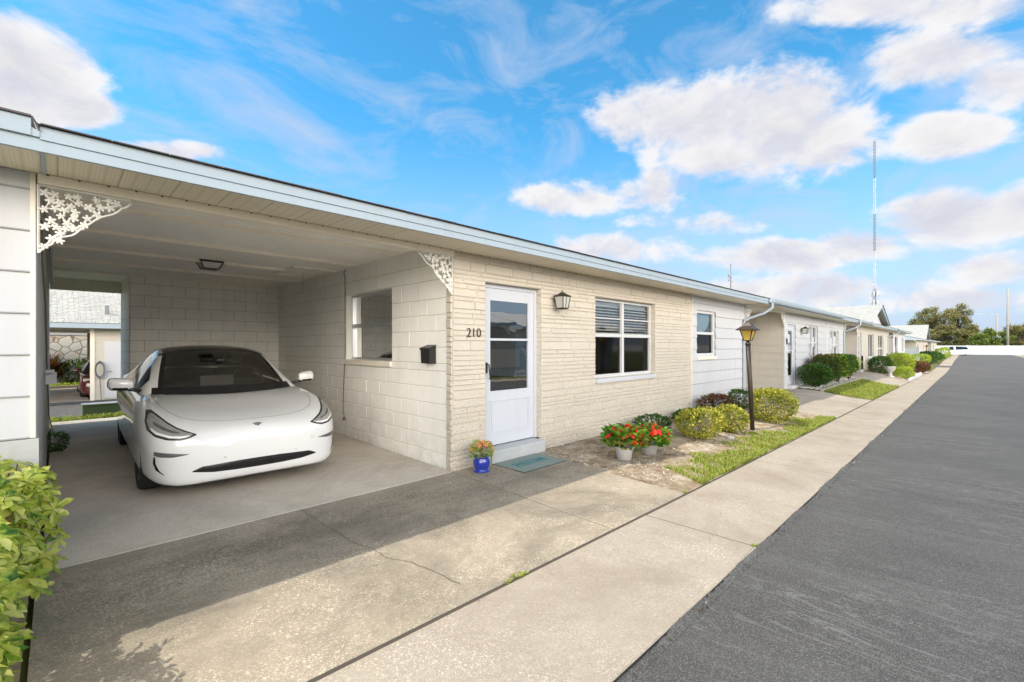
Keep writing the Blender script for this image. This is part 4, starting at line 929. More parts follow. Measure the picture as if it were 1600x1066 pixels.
def pot_plant(name, label, c, prof, potm, R0, h, zl, nl, nf, L, W, lm, fm, seed, fs, group=None):
    z = gz(c[0], c[1]) + .006; t = thing(name, label, 'potted plant', (c[0], c[1], z), 0, group)
    g = MB(); g.lathe(prof, (c[0], c[1], z), 32); g.build('pot', potm, t)
    g = MB(); g.lathe([(0, zl - .01), (prof[len(prof) // 2][0] * .9, zl - .015)], (c[0], c[1], z), 20); g.build('soil', 'mulch', t)
    a, b = MB(), MB(); flowers(a, b, (c[0], c[1], z + zl), R0, h, nl, nf, L, W, seed, fs); a.build('leaves', lm, t); b.build('blossom', fm, t)
    s_ = MB(); r = random.Random(seed)
    for k in range(14):
        an = r.uniform(0, 6.28); q = R0 * .8 * r.random(); s_.tube([(c[0], c[1], z + zl - .02), (c[0] + q * .6 * math.cos(an), c[1] + q * .6 * math.sin(an), z + zl + h * .5), (c[0] + q * math.cos(an), c[1] + q * math.sin(an), z + zl + h * .9)], .003, 4)
    s_.build('stem', 'stem', t); return t
pot_plant('flower_pot', 'glossy cobalt blue pot of orange flowers beside the door step', (3.585, 4.10),
    [(0, 0), (.085, 0), (.098, .012), (.098, .024), (.080, .028), (.080, .04), (.098, .075), (.104, .115), (.098, .150), (.086, .165), (.090, .176), (.098, .186), (.094, .190), (.084, .180), (.080, .165)], 'bluepot', .135, .20, .17, 330, 30, .055, .018, 'lleaf', 'opetal', 5, .030)
g = MB(); g.box(3.74, 3.82, 4.18, 4.27, .008, .15, 0, .02); tag(rebase(g.build('stone_block', 'rock')), 'small pale stone block tucked behind the blue flower pot', 'stone')
pp = [(0, 0), (.095, 0), (.118, .15), (.128, .155), (.128, .172), (.120, .174), (.112, .150), (.09, .13)]
pot_plant('flower_pot', 'white plastic pot of red begonias on the garden bed', at(975, 718)[:2], pp, 'whitepot', .25, .28, .155, 300, 40, .115, .085, 'bleaf', 'petal', 8, .052, None)
pot_plant('flower_pot', 'grey pot of red begonias behind the white pot', at(1014, 709)[:2], [(a * 1.05, b * .8) for a, b in pp], 'greypot', .25, .28, .125, 300, 34, .115, .085, 'bleaf', 'petal', 9, .052, None)
# small bits in the bed
g = MB(); p = at(1141, 687); g.lathe([(0, 0), (.06, 0), (.07, .03), (.045, .05), (0, .055)], (p.x, p.y, p.z + .01), 14); tag(rebase(g.build('stone', 'rock')), 'rounded whitish stone lying on the garden bed near the lamp post', 'stone')
# ------------------------------------------------------------------ shrubs in the garden bed of 210
def bpos(u, v): p = at(u, v); return (p.x, p.y, p.z)
bush('variegated_shrub', 'low yellow-green clipped shrub nearest the flower pots', bpos(1092, 686), .34, .34, .235, 1900, .052, .032, 'yleaf', 31)
bush('variegated_shrub', 'small yellow-green shrub between the nearest shrub and the lamp post', bpos(1138, 675), .30, .30, .23, 1600, .052, .032, 'yleaf', 32)
bush('variegated_shrub', 'largest rounded yellow-green shrub behind the lamp post', bpos(1202, 658), .56, .50, .335, 3700, .054, .033, 'yleaf', 33)
bush('green_shrub', 'dark low shrub in front of the stone wall behind the nearest yellow shrub', (7.35, 3.85, 0), .36, .26, .14, 1100, .05, .028, 'gleaf', 34)
bush('red_shrub', 'dark red-brown leafy shrub by the white siding wall', (10.35, 3.95, 0), .48, .28, .20, 1900, .05, .03, 'rleaf', 35)
bush('green_shrub', 'dark green shrub between the red shrub and the lamp post along the siding', (11.6, 3.85, 0), .50, .28, .22, 1900, .045, .028, 'gleaf', 36)
bush('green_shrub', 'flat dark green ground-hugging shrub below the siding wall', (9.05, 3.98, 0), .55, .25, .10, 1400, .045, .028, 'gleaf', 37)
# ------------------------------------------------------------------ lamp post
def lamp_post(name, label, base, lean=(0, 0), s=1.0, group=None, hs=.82):
    t = thing(name, label, 'lamp post', base, 0, group); b = Vector(base); L = 1.62 * s; ax = Vector((lean[0], lean[1], L)); top = b + ax
    g = MB(); g.tube([b - Vector((0, 0, .1)), b + ax * .5, top], .040 * s, 16); g.tube([top - ax * .02, top + Vector((0, 0, .02))], .048 * s, 16); g.tube([top + Vector((0, 0, .02)), top + Vector((0, 0, .06))], .028 * s, 12); g.build('pole', 'bronze', t)
    q = lambda w, z: [tuple(top + Vector((sx * w * s * hs, sy * w * s * hs, .06 * s + (z * s - .06 * s) * hs * 1.0)) + ax.normalized() * 0) for sx, sy in ((-1, -1), (1, -1), (1, 1), (-1, 1))]
    B, T = q(.062, .06), q(.125, .30); g = MB(); g.mesh(B + T, [(k, (k + 1) % 4, 4 + (k + 1) % 4, 4 + k) for k in range(4)] + [(0, 1, 2, 3)]); g.build('glass', 'amber', t)
    g = MB(); B, T = q(.064, .055), q(.130, .30)
    for k in range(4): g.tube([B[k], T[k]], .010 * s, 4); g.tube([B[k], B[(k + 1) % 4]], .010 * s, 4)
    r0, r1, r2, r3, r4 = q(.20, .29), q(.20, .305), q(.10, .385), q(.055, .46), q(.022, .50)
    g.mesh(r0 + r1 + r2 + r3 + r4, [(0, 1, 2, 3)] + [(j * 4 + k, j * 4 + (k + 1) % 4, j * 4 + 4 + (k + 1) % 4, j * 4 + 4 + k) for j in range(4) for k in range(4)] + [(16, 17, 18, 19)])
    g.build('lamp_cage', 'bronze', t); return t
p = at(1176, 672); lamp_post('lamp_post', 'leaning dark lamp post with amber glass in the garden bed of the near house', tuple(p), (-.075, .06))
# ------------------------------------------------------------------ umbrella-leaf hedge at the left edge
def umbrella_hedge():
    t = thing('umbrella_hedge', 'large bright yellow-green variegated hedge at the left edge of the driveway', 'hedge', (-.55, 3.2, 0)); g = MB(); r = random.Random(41); st = MB()
    n = 0
    while n < 760:
        x = r.uniform(-1.25, .04); y = r.uniform(1.9, 4.25)
        top = .80 + .06 * math.sin(3 * y) - max(0, x + .10) * 2.2
        edge = -.20 + .17 * smooth(3.2, 4.1, y) + .02 * math.sin(6 * y)
        if x > edge + .04: continue
        u = r.random(); 
        if u < .45: z = top * r.uniform(.86, 1.03)
        else: z = top * r.uniform(.12, .98); x = edge + r.uniform(-.16, .05) if u < .85 else x
        n += 1; c = Vector((x, y, z)); nn = Vector((r.gauss(.35, .4), r.gauss(-.25, .4), r.gauss(.9, .3))).normalized(); tt = nn.orthogonal().normalized(); bb = nn.cross(tt); k0 = r.uniform(0, 6.28); m_ = r.choice((6, 7, 8)); L = r.uniform(.055, .108)
        for k in range(m_):
            a = k0 + 2 * math.pi * k / m_; d = (tt * math.cos(a) + bb * math.sin(a) + nn * r.uniform(-.35, .15)).normalized(); s_ = r.uniform(.8, 1.1); 
            side = d.cross(nn).normalized(); W_ = L * .42 * s_; LL = L * s_; up = side.cross(d)
            pts = [c, c + d * LL * .35 + side * W_ * .36 + up * W_ * .12, c + d * LL * .72 + side * W_ * .46 + up * W_ * .10, c + d * LL * 1.0 - nn * LL * .12, c + d * LL * .72 - side * W_ * .46 + up * W_ * .10, c + d * LL * .35 - side * W_ * .36 + up * W_ * .12, c + d * LL * .5, ]
            g.mesh(pts, [(0, 1, 6), (1, 2, 6), (2, 3, 6), (3, 4, 6), (4, 5, 6), (5, 0, 6)], 0, True)
        if r.random() < .5: st.tube([(x - .1, y, z * .4), (x - .03, y, z * .8), c], .004, 4)
    g.build('foliage', 'hleaf', t)
    for k in range(26):
        x, y = r.uniform(-.9, -.18), r.uniform(2.1, 4.1); st.tube([(x, y, -.02), (x + r.uniform(-.05, .05), y, .35), (x + r.uniform(-.1, .1), y + r.uniform(-.1, .1), .7)], .008, 5)
    st.build('stem', 'stem', t)
umbrella_hedge()
bush('weed_clump', 'small dark weed growing at the foot of the carport wall on the left', (-.02, 9.0, .03), .12, .16, .12, 300, .06, .03, 'gleaf', 43, 'weed', stems=3)
# ------------------------------------------------------------------ house at the left edge
A = thing('row_house', 'white sided house end wall at the far left edge with a taller fascia', 'house', (-3, YF, 0))
s = MB(); siding(s, fy, -8, -.125, .90, 2.655, [], .2735, 0, gap=2); s.box(-.125, -.10, YF - .022, YF + .012, .90, 2.655, 1)
s.build('siding_wall', ['siding', 'creamtrim', 'lapline'], A)
s = MB(); s.box(-8, -.085, YF - .035, YF + .02, -.05, .895, 0); s.box(-.11, -.095, YF + .025, 12, -.05, 2.77); s.build('stucco_wall', 'stucco', A)
s = MB(); s.box(-8, -.115, YF + .03, 11.98, -.1, 2.64); s.build('inner_wall', 'void', A)
# its roof: taller upper fascia with the little V notch against the next roof
f_ = MB(); x0, x1 = -9, -.105; f_.box(x0, x1 + .035, YS + .012, YS + .04, 2.64, 2.715)
f_.box(x0, x1, YS - .012, YS + .03, 2.716, 2.815); f_.prism([(x1, 2.716), (x1 + .034, 2.716), (x1 + .034, 2.748), (x1, 2.765)], 1, YS - .006, YS + .03); f_.build('fascia', 'fascia', A)
s = MB(); s.box(x0, x1, YS - .03, YS + .02, 2.817, 2.826, 1); s.mesh([(x0, YS - .03, 2.827), (x1, YS - .03, 2.827), (x1, 8.2, 3.94), (x0, 8.2, 3.94), (x0, 12.6, 2.84), (x1, 12.6, 2.84)], [(0, 1, 2, 3), (3, 2, 5, 4)], 0)
s.tube([(x1 + .002, YS - .02, 2.822), (x1 + .02, YS - .015, 2.79), (x1 + .033, YS - .01, 2.752)], .006, 5, 1); s.build('roof', ['shingle', 'roofedge'], A)
s = MB(); s.box(x0, -.072, YS + .041, YF - .04, 2.652, 2.662); s.build('soffit', 'soffit', A)
cb = MB(); cb.tube([(-.085, 5.2, 2.5), (-.085, 5.5, 2.2), (-.08, 6.4, 1.9), (-.085, 7.6, 1.4), (-.08, 9.2, .5), (-.03, 9.1, .25), (.05, 9.0, .08)], .007, 5); tag(rebase(cb.build('hanging_cable', 'cord')), 'dark cable sagging along the left carport wall', 'cable')
g = MB(); g.box(-.095, -.02, 7.6, 7.9, 1.19, 1.22); g.box(-.095, .0, 7.7, 7.75, 1.05, 1.19); tag(rebase(g.build('wall_bracket', 'steelwhite')), 'small white metal bracket fixed to the left carport wall', 'bracket')

# ------------------------------------------------------------------ generic neighbouring houses (base at the wall's left corner x0, y, ground)
def neighbour(label, xc0, x0, x1, wins, door=None, wallm='siding', stonebase=False, gable=None, gutter=None, zb=2.64, y0=YF, base=0.0, brk=True, stonefront=None, spout=None, roofx=None, brk_l=True, depth_y=12.0, shing='shingle'):
    h = thing('row_house', label, 'house', ((x0 + x1) / 2, y0, base)); f = FY(y0); holes = []
    B = base
    for w_ in wins: holes.append((w_[0], w_[1], w_[2] + B, w_[3] + B))
    if door: holes.append((door[0], door[1], .12 + B, 2.25 + B))
    s = MB(); lo = -.6 + B
    if stonefront:
        masonry(s, f, stonefront[0], stonefront[1], lo, stonefront[2] + B, holes, HT, (.2, .6), .012, .009, .014, .005, 17, 2, 3)
        siding(s, f, x0, x1, stonefront[2] + B if stonefront[2] < 2 else lo, zb + B + .015, holes, .265, 0) if stonefront[2] < 2 else None
        if stonefront[2] >= 2:
            if stonefront[0] > x0: siding(s, f, x0, stonefront[0], lo, zb + B + .015, holes, .265, 0)
            if stonefront[1] < x1: siding(s, f, stonefront[1], x1, lo, zb + B + .015, holes, .265, 0)
    else: siding(s, f, x0, x1, lo, zb + B + .015, holes, .265, 0, gap=5)
    for hh in holes: reveal(s, f, hh, .10, 0)
    if door: s.fbox(f, door[0] - .04, door[1] + .04, 0, .15, lo, .115 + B, 1)
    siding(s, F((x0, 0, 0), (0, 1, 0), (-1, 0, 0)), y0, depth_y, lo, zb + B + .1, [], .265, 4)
    siding(s, F((x1, 0, 0), (0, 1, 0), (1, 0, 0)), y0, depth_y, lo, zb + B + .1, [], .265, 0)
    s.box(x0 - .02, x0 + .06, y0 - .025, y0 + .03, lo, zb + B, 1)
    s.build('wall', [wallm, 'trim', 'stone', 'mortar', 'sidewall', 'lapline'], h)
    s = MB(); s.box(x0 + .05, x1 - .05, y0 + .5, depth_y, lo, zb + B - .02); s.build('inner_wall', 'void', h)
    rx = roofx or (xc0, x1)
    roof(h, rx[0] + .01, rx[1] - .01, zb + B, .142, yb=depth_y + .6, yf=y0 - .59, gutter=gutter, shing=shing) if y0 == YF else roof(h, rx[0] + .01, rx[1] - .01, zb + B, .142, yb=depth_y + .6, yf=y0 - .59, shing=shing)
    if xc0 < x0:
        s = MB(); s.box(xc0 + .02, x0 - .01, y0 + .02, depth_y, zb + B + .02, zb + B + .05); s.box(xc0 + .02, x0 - .02, y0 - .05, y0 + .019, zb + B - .05, zb + B + .01); s.build('carport_ceiling', 'ceil', h)
        s = MB(); masonry(s, FY(depth_y - 2), xc0 + .05, x0 - .02, lo, zb + B, [], BL, (.4, .4), .008, .005, .006, .001, 5, bond=.406); s.build('storage_wall', ['block', 'blockgap'], h)
        if brk:
            bracket(h, FY(y0 - .03), x0 - .03, -1, zb + B - .055, seed=int(x0))
            if brk_l: bracket(h, FY(y0 - .03), xc0 + .03, 1, zb + B - .055, seed=int(x0) + 1)
    for w_ in wins:
        kw = dict(w_[4]) if len(w_) > 4 else {}; window(h, f, w_[0], w_[1], w_[2] + B, w_[3] + B, depth=.07, fw=.05, **kw)
    if door: storm_door(h, f, door[0], door[1], .12 + B, 2.25 + B, depth=.08, glass_lo=.45 + B)
    if gable:
        gx0, gx1, gh = gable; g = MB(); zz = zb + B + .155; xm = (gx0 + gx1) / 2; yf = y0 - .45; yb = y0 + 6.5
        g.mesh([(gx0, yf, zz), (gx1, yf, zz), (xm, yf, zz + gh)], [(0, 1, 2)], 0)
        g.prism([(gx0 - .35, zz - .02), (xm, zz + gh + .12), (xm, zz + gh - .06), (gx0 - .15, zz - .02)], 1, yf - .35, yf - .28, 1); g.prism([(gx1 + .35, zz - .02), (xm, zz + gh + .12), (xm, zz + gh - .06), (gx1 + .15, zz - .02)], 1, yf - .35, yf - .28, 1)
        g.mesh([(gx0 - .35, yf - .4, zz), (xm, yf - .4, zz + gh + .15), (xm, yb, zz + gh + .15), (gx0 - .35, yb, zz)], [(0, 1, 2, 3)], 2); g.mesh([(gx1 + .35, yf - .4, zz), (xm, yf - .4, zz + gh + .15), (xm, yb, zz + gh + .15), (gx1 + .35, yb, zz)], [(0, 1, 2, 3)], 2)
        g.build('gable', ['siding', 'fascia', shing], h)
    if spout is not None: downspout(h, spout)
    return h
VAL = dict(rail=1.7, blind='curtain', lowscreen=False)
H2 = neighbour('white sided house beyond the lamp post with papers in its windows', 13.58, 17.43, 28.0,
    [(20.8, 22.3, .95, 2.30, dict(mull=(21.55,), rail=1.62, blind='curtain', lowscreen=False, label='double window with curtains beside the coach lamp')), (24.7, 26.6, .80, 2.2, dict(mull=(25.65,), rail=1.55, blind='curtain', lowscreen=False, label='double window with sheets of paper taped inside'))], (17.85, 18.85), gutter=(13.62, 24.0), spout=13.72)
for (a, b_, z0, z1) in ((20.92, 21.25, 1.55, 2.0), (21.65, 21.95, 1.45, 1.85), (24.85, 25.45, 1.35, 1.85), (25.8, 26.3, 1.45, 1.95), (18.05, 18.35, 1.62, 1.9)):
    g = MB(); g.box(a, b_, YF + .050, YF + .053, z0, z1); g.build('paper_notice', 'vinyl', H2)
g = MB(); g.box(17.62, 17.76, YF - .03, YF - .018, 1.55, 1.75); g.build('number_plaque', 'black', H2)
g = MB(); g.box(24.0, 24.06, YF - .03, YF + .0, -.2, 2.64); g.build('corner_trim', 'creamtrim', H2)
lantern('wall_lantern', 'small black coach lamp on the white house past the lamp post', (19.6, YF - .016, 2.05), s=.9, style='coach')
H3 = neighbour('cream house with a white roof gable and narrow dark windows midway down the row', 28.0, 31.9, 46.0,
    [(35.9, 38.2, .75, 2.25, dict(mull=(37.05,), blind=None)), (40.4, 43.2, .45, 2.25, dict(mull=(41.8,), rail=1.3, blind=None, sill=True))], (32.3, 33.3), wallm='siding_cream', gable=(31.4, 38.3, 1.02), stonefront=(34.0, 45.0, .9), gutter=(28.1, 33), spout=28.12, shing='shinglewhite')
H4 = neighbour('white end house of the row with a beige stone base beyond the gable', 46.0, 49.5, 59.6,
    [(50.8, 53.0, .7, 2.3, dict(blind=None)), (56.6, 58.2, .9, 2.25, dict(blind=None))], None, stonefront=(49.5, 59.6, .65), spout=46.15, gutter=(46.1, 52))
# far row beyond the cross road
Z5 = -.45
H5 = neighbour('far cream house beyond the cross road with a white roof', 66.4, 68.5, 90, [(70, 72, .9, 2.1, dict(blind=None)), (80, 82, .9, 2.1, dict(blind=None))], None, wallm='siding_cream', zb=2.55, y0=4.1, base=Z5, brk=False, gable=(70, 78, 1.6), shing='shinglewhite')
H6 = neighbour('farthest cream house near the white boundary wall with an open carport', 90.2, 99, 118, [(104, 107, .9, 2.1, dict(blind=None))], None, wallm='siding_cream', zb=2.55, y0=4.1, base=Z5, brk=False, shing='shinglewhite')
fp = thing('vinyl_fence', 'short white vinyl privacy fence beside the far cream house', 'fence', (67.8, 5, Z5)); g = MB(); y = 3.9
while y < 7.5: g.box(67.76, 67.8, y, y + .17, Z5, 1.25); y += .175
g.build('panel', 'vinyl', fp)
for y in (3.82, 5.6, 7.5): g = MB(); g.box(67.72, 67.85, y - .06, y + .06, Z5, 1.38); g.lathe([(.09, 1.38), (0, 1.46)], (67.785, y, 0), 4); g.build('post', 'vinyl', fp)

# TV antenna on the roof
an = MB(); an.tube([(14.25, 5.0, 2.9), (14.25, 5.0, 3.95)], .018, 6)
for z, l in ((3.55, .12), (3.45, .2)): an.tube([(14.25 - l, 5.0, z), (14.25 + l, 5.0, z - .02)], .008, 5)
an.tube([(14.25, 5.0, 3.5), (14.05, 5.0, 3.62), (14.05, 5, 3.4)], .01, 5)
tag(rebase(an.build('roof_antenna', 'steelgrey')), 'thin grey antenna mast on the roof above the neighbour carport', 'antenna')

# ------------------------------------------------------------------ the row across the street (seen in the glass)
O = copy_tree(H, (9.5, -9.2, -.05), math.pi, label='white and stone house facing this row from across the street', drop=('house_number', 'storage_wall'))
O3 = copy_tree(H, (23.56, -9.2, -.2), math.pi, label='third house across the street with its carport facing the red begonias')
O2 = copy_tree(H, (-5.2, -9.2, 0), math.pi, label='second house across the street, behind the camera', drop=('house_number', 'corner_bracket'))

# ------------------------------------------------------------------ behind the carport: lane, rear house, stone-walled house
ys = [17.2, 18, 20, 24, 28, 30]; sheet('rear_lane', rng(-14, 16, 2), [16.9, 17.6, 20, 22.6], .0, 'asphalt', zf=lambda x, y: gz(x, y) + .0)
slabs('rear_carport_floor', [-3.2, .85], [22.62, 29.4], 'walk', .01); g = MB(); g.box(-12, 12, 29.9, 30.1, -.55, -.38); tag(g.build('kerb', 'walk'), kind='structure')
sheet('rear_lane', [-12, 12], [29.42, 29.88], .01, 'walk')
HR = thing('rear_house', 'pale house behind the carport with a white shingled roof and its own carport', 'house', (2, 22.7, -.5)); g = MB()
siding(g, FY(22.7), .88, 9, -.5, 2.15, [(1.25, 2.15, -.45, 1.66)], .265); g.box(.86, .98, 22.66, 22.85, -.55, 2.15, 1); g.box(-8, -3.2, 22.7, 29, -.5, 2.1); g.box(1.0, 9, 29.0, 29.1, -.5, 2.1); g.box(-3.2, 1.0, 22.75, 29.3, 2.10, 2.14, 1)
g.box(2.9, 9, 22.9, 29, -.5, 2.1); g.build('wall', ['siding_cream', 'creamtrim'], HR)
g = MB(); g.box(1.25, 2.15, 22.66, 22.70, -.45, 1.66, 0, .004); d_ = g.build('door', 'vinyl', HR); d_['label'] = 'plain white side door'
g = MB(); g.tube([(1.33, 22.66, .55), (1.33, 22.60, .55), (1.45, 22.60, .55)], .015, 6); g.build('handle', 'chrome', d_)
g = MB(); g.box(-8, 9, 22.08, 22.12, 2.13, 2.30); g.build('fascia', 'fascia', HR); g = MB(); g.box(-8, 9, 22.12, 22.69, 2.14, 2.15); g.build('soffit', 'soffit', HR)
g = MB(); r = random.Random(2); yy, zz = 22.05, 2.31
while yy < 25.95:                                           # overlapping courses with ragged butts
    x = -8.0
    while x < 9:
        w_ = r.uniform(.16, .34); t_ = r.uniform(.008, .02); g.mesh([(x, yy, zz + t_), (x + w_ - .01, yy, zz + t_), (x + w_ - .01, yy + .24, zz + .42 * .24), (x, yy + .24, zz + .42 * .24), (x, yy, zz), (x + w_ - .01, yy, zz)], [(0, 1, 2, 3), (4, 5, 1, 0)]); x += w_
    yy += .15; zz += .063
g.mesh([(-8, 26.0, 3.96), (9, 26.0, 3.96), (9, 29.9, 2.3), (-8, 29.9, 2.3)], [(0, 1, 2, 3)]); rf_ = g.build('roof', 'shinglewhite', HR)
g = MB(); g.box(1.28, 1.40, 22.9, 23.02, 2.5, 3.02); g.build('vent_pipe', 'steelgrey', rf_)
g = MB()
for k in range(5):
    rr_ = .20 + .012 * k; g.tube([(1.12 + rr_ * .55 * math.cos(a), 22.60 - .02 * k, .62 + rr_ * 1.25 * math.sin(a)) for a in [j * math.pi / 12 for j in range(25)]], .014, 5)
g.tube([(1.12, 22.6, .35), (1.14, 22.58, -.1), (1.16, 22.55, -.48)], .014, 5); tag(rebase(g.build('garden_hose', 'steelgrey')), 'coiled dark garden hose hanging on the rear house wall beside the white door', 'hose')
HS = thing('stone_house', 'house with an irregular flagstone wall seen through the rear carport', 'house', (0, 33, -.5)); g = MB(); g.box(-12, 12, 33, 33.3, -.55, 2.05); g.build('stone_wall', 'fieldstone', HS)
g = MB(); g.box(-12, 12, 32.9, 33.0, 2.05, 2.33); g.build('fascia', 'vinyl', HS); g = MB(); g.mesh([(-12, 32.5, 2.36), (12, 32.5, 2.36), (12, 38, 4.2), (-12, 38, 4.2)], [(0, 1, 2, 3)]); g.build('roof', 'shinglewhite', HS)
def spiky(name, label, c, h, n, lm, seed, group=None):
    t = thing(name, label, 'plant', c, 0, group); g = MB(); r = random.Random(seed)
    for _ in range(n):
        a = r.uniform(0, 6.28); q = Vector((math.cos(a) * r.uniform(.3, 1), math.sin(a) * r.uniform(.3, 1), r.uniform(.3, 1.3))).normalized(); g.leaf((c[0] + r.gauss(0, .06), c[1] + r.gauss(0, .06), c[2] + r.uniform(.05, h * .45)), q, Vector((0, 0, 1)), h * r.uniform(.5, .8), h * .09)
    g.build('leaves', lm, t); s = MB(); s.tube([c, (c[0], c[1], c[2] + h * .4)], .03, 6); s.build('stem', 'stem', t); return t
spiky('cordyline', 'spiky red cordyline against the flagstone wall', (-.35, 32.2, -.5), 1.7, 170, 'rleaf', 1); 
bush('croton', 'orange and green croton at the left of the flagstone wall', (-1.75, 32.3, -.5), .6, .4, .55, 500, .22, .08, 'rleaf', 51, 'plant', red='lleaf'); bush('croton', 'green leafy plant behind the dark red car', (.75, 32.2, -.5), .6, .4, .6, 500, .2, .07, 'gleaf', 52, 'plant', red='lleaf')
ub = thing('utility_box', 'green utility box in the grass behind the carport', 'utility box', (.78, 15.4, -.36)); g = MB(); g.prism([(15.1, -.45), (15.45, -.45), (15.45, .06), (15.13, .05)], 0, .44, 1.12); g.build('body', 'greenbox', ub); g = MB(); g.box(.42, 1.14, 15.10, 15.47, .062, .080); g.build('lid', 'alu', ub)
# ================================================================== CARS
def interp(tab, y):
    if y <= tab[0][0]: return tab[0][1]
    for (a, va), (b, vb) in zip(tab[:-1], tab[1:]):
        if y <= b: t = (y - a) / (b - a); return va + (vb - va) * t
    return tab[-1][1]
def cinterp(tab, y):           # monotone-ish cubic
    n = len(tab)
    if y <= tab[0][0]: return tab[0][1]
    if y >= tab[-1][0]: return tab[-1][1]
    for i in range(n - 1):
        if tab[i][0] <= y <= tab[i + 1][0]: break
    sl = [(tab[k + 1][1] - tab[k][1]) / (tab[k + 1][0] - tab[k][0]) for k in range(n - 1)]
    def ms(k):
        if k == 0: return sl[0]
        if k == n - 1: return sl[-1]
        if sl[k - 1] * sl[k] <= 0: return 0
        return 2 * sl[k - 1] * sl[k] / (sl[k - 1] + sl[k])
    h = tab[i + 1][0] - tab[i][0]; t = (y - tab[i][0]) / h; m0, m1 = ms(i), ms(i + 1)
    return (2 * t ** 3 - 3 * t * t + 1) * tab[i][1] + (t ** 3 - 2 * t * t + t) * h * m0 + (-2 * t ** 3 + 3 * t * t) * tab[i + 1][1] + (t ** 3 - t * t) * h * m1
WT = [(-.845, .30), (-.838, .48), (-.818, .61), (-.775, .715), (-.70, .790), (-.60, .845), (-.48, .878), (-.32, .902), (-.15, .915), (.05, .922), (.4, .925), (1.4, .925), (2.6, .925), (3.0, .918), (3.3, .89), (3.55, .82), (3.7, .73), (3.79, .60), (3.84, .40), (3.85, .12)]
ZB = [(-.845, .225), (-.835, .18), (-.81, .155), (-.75, .145), (-.68, .145), (-.5, .15), (0, .16), (3.0, .17), (3.4, .22), (3.7, .30), (3.85, .50)]
ZT = [(-.845, .50), (-.838, .545), (-.82, .59), (-.79, .625), (-.74, .655), (-.66, .685), (-.55, .715), (-.40, .748), (-.2, .783), (0, .822), (.3, .868), (.6, .90), (1.4, .93), (2.6, 1.0), (3.1, 1.06), (3.5, 1.075), (3.7, 1.05), (3.80, .98), (3.85, .75)]
ZS = [(-.845, .46), (-.838, .51), (-.82, .555), (-.77, .605), (-.70, .645), (-.60, .695), (-.48, .738), (-.32, .785), (-.15, .822), (.05, .850), (.4, .878), (1.0, .90), (1.8, .935), (2.6, .975), (3.2, 1.0), (3.6, .99), (3.78, .93), (3.85, .70)]
def section(y, zs=1.0):
    W, zb, zt, sh = cinterp(WT, y), cinterp(ZB, y) * 1.0, cinterp(ZT, y), cinterp(ZS, y)
    zt = zb + (zt - zb) * zs; sh = zb + (sh - zb) * zs; H_ = sh - zb
    fl = smooth(-.845, -.55, y)      # lower lip is squarer away from the nose
    P = [(0, zb), (W * .55, zb), (W * .86, zb + .004), (W * .955, zb + .05 * H_ + .01), (W * .985, zb + .22 * H_), (W * (.992), zb + .45 * H_), (W * 1.0, zb + .62 * H_), (W * .985, zb + .80 * H_), (W * .945, zb + .93 * H_), (W * .87, sh), (W * .77, sh + (zt - sh) * .10 + .000), (W * .55, sh + (zt - sh) * .55), (W * .28, sh + (zt - sh) * .90), (0, zt)]
    out = []                          # Catmull-Rom through P
    n = len(P)
    for i in range(n - 1):
        p0, p1, p2, p3 = P[max(0, i - 1)], P[i], P[i + 1], P[min(n - 1, i + 2)]
        if i == 0: p0 = (-P[1][0], P[1][1])
        if i == n - 2: p3 = (-P[n - 2][0], P[n - 2][1])
        for k in range(4):
            t = k / 4; f_ = lambda a, b, c, d: .5 * (2 * b + (c - a) * t + (2 * a - 5 * b + 4 * c - d) * t * t + (3 * b - a - 3 * c + d) * t ** 3)
            out.append((f_(p0[0], p1[0], p2[0], p3[0]), f_(p0[1], p1[1], p2[1], p3[1])))
    out.append(P[-1]); return out
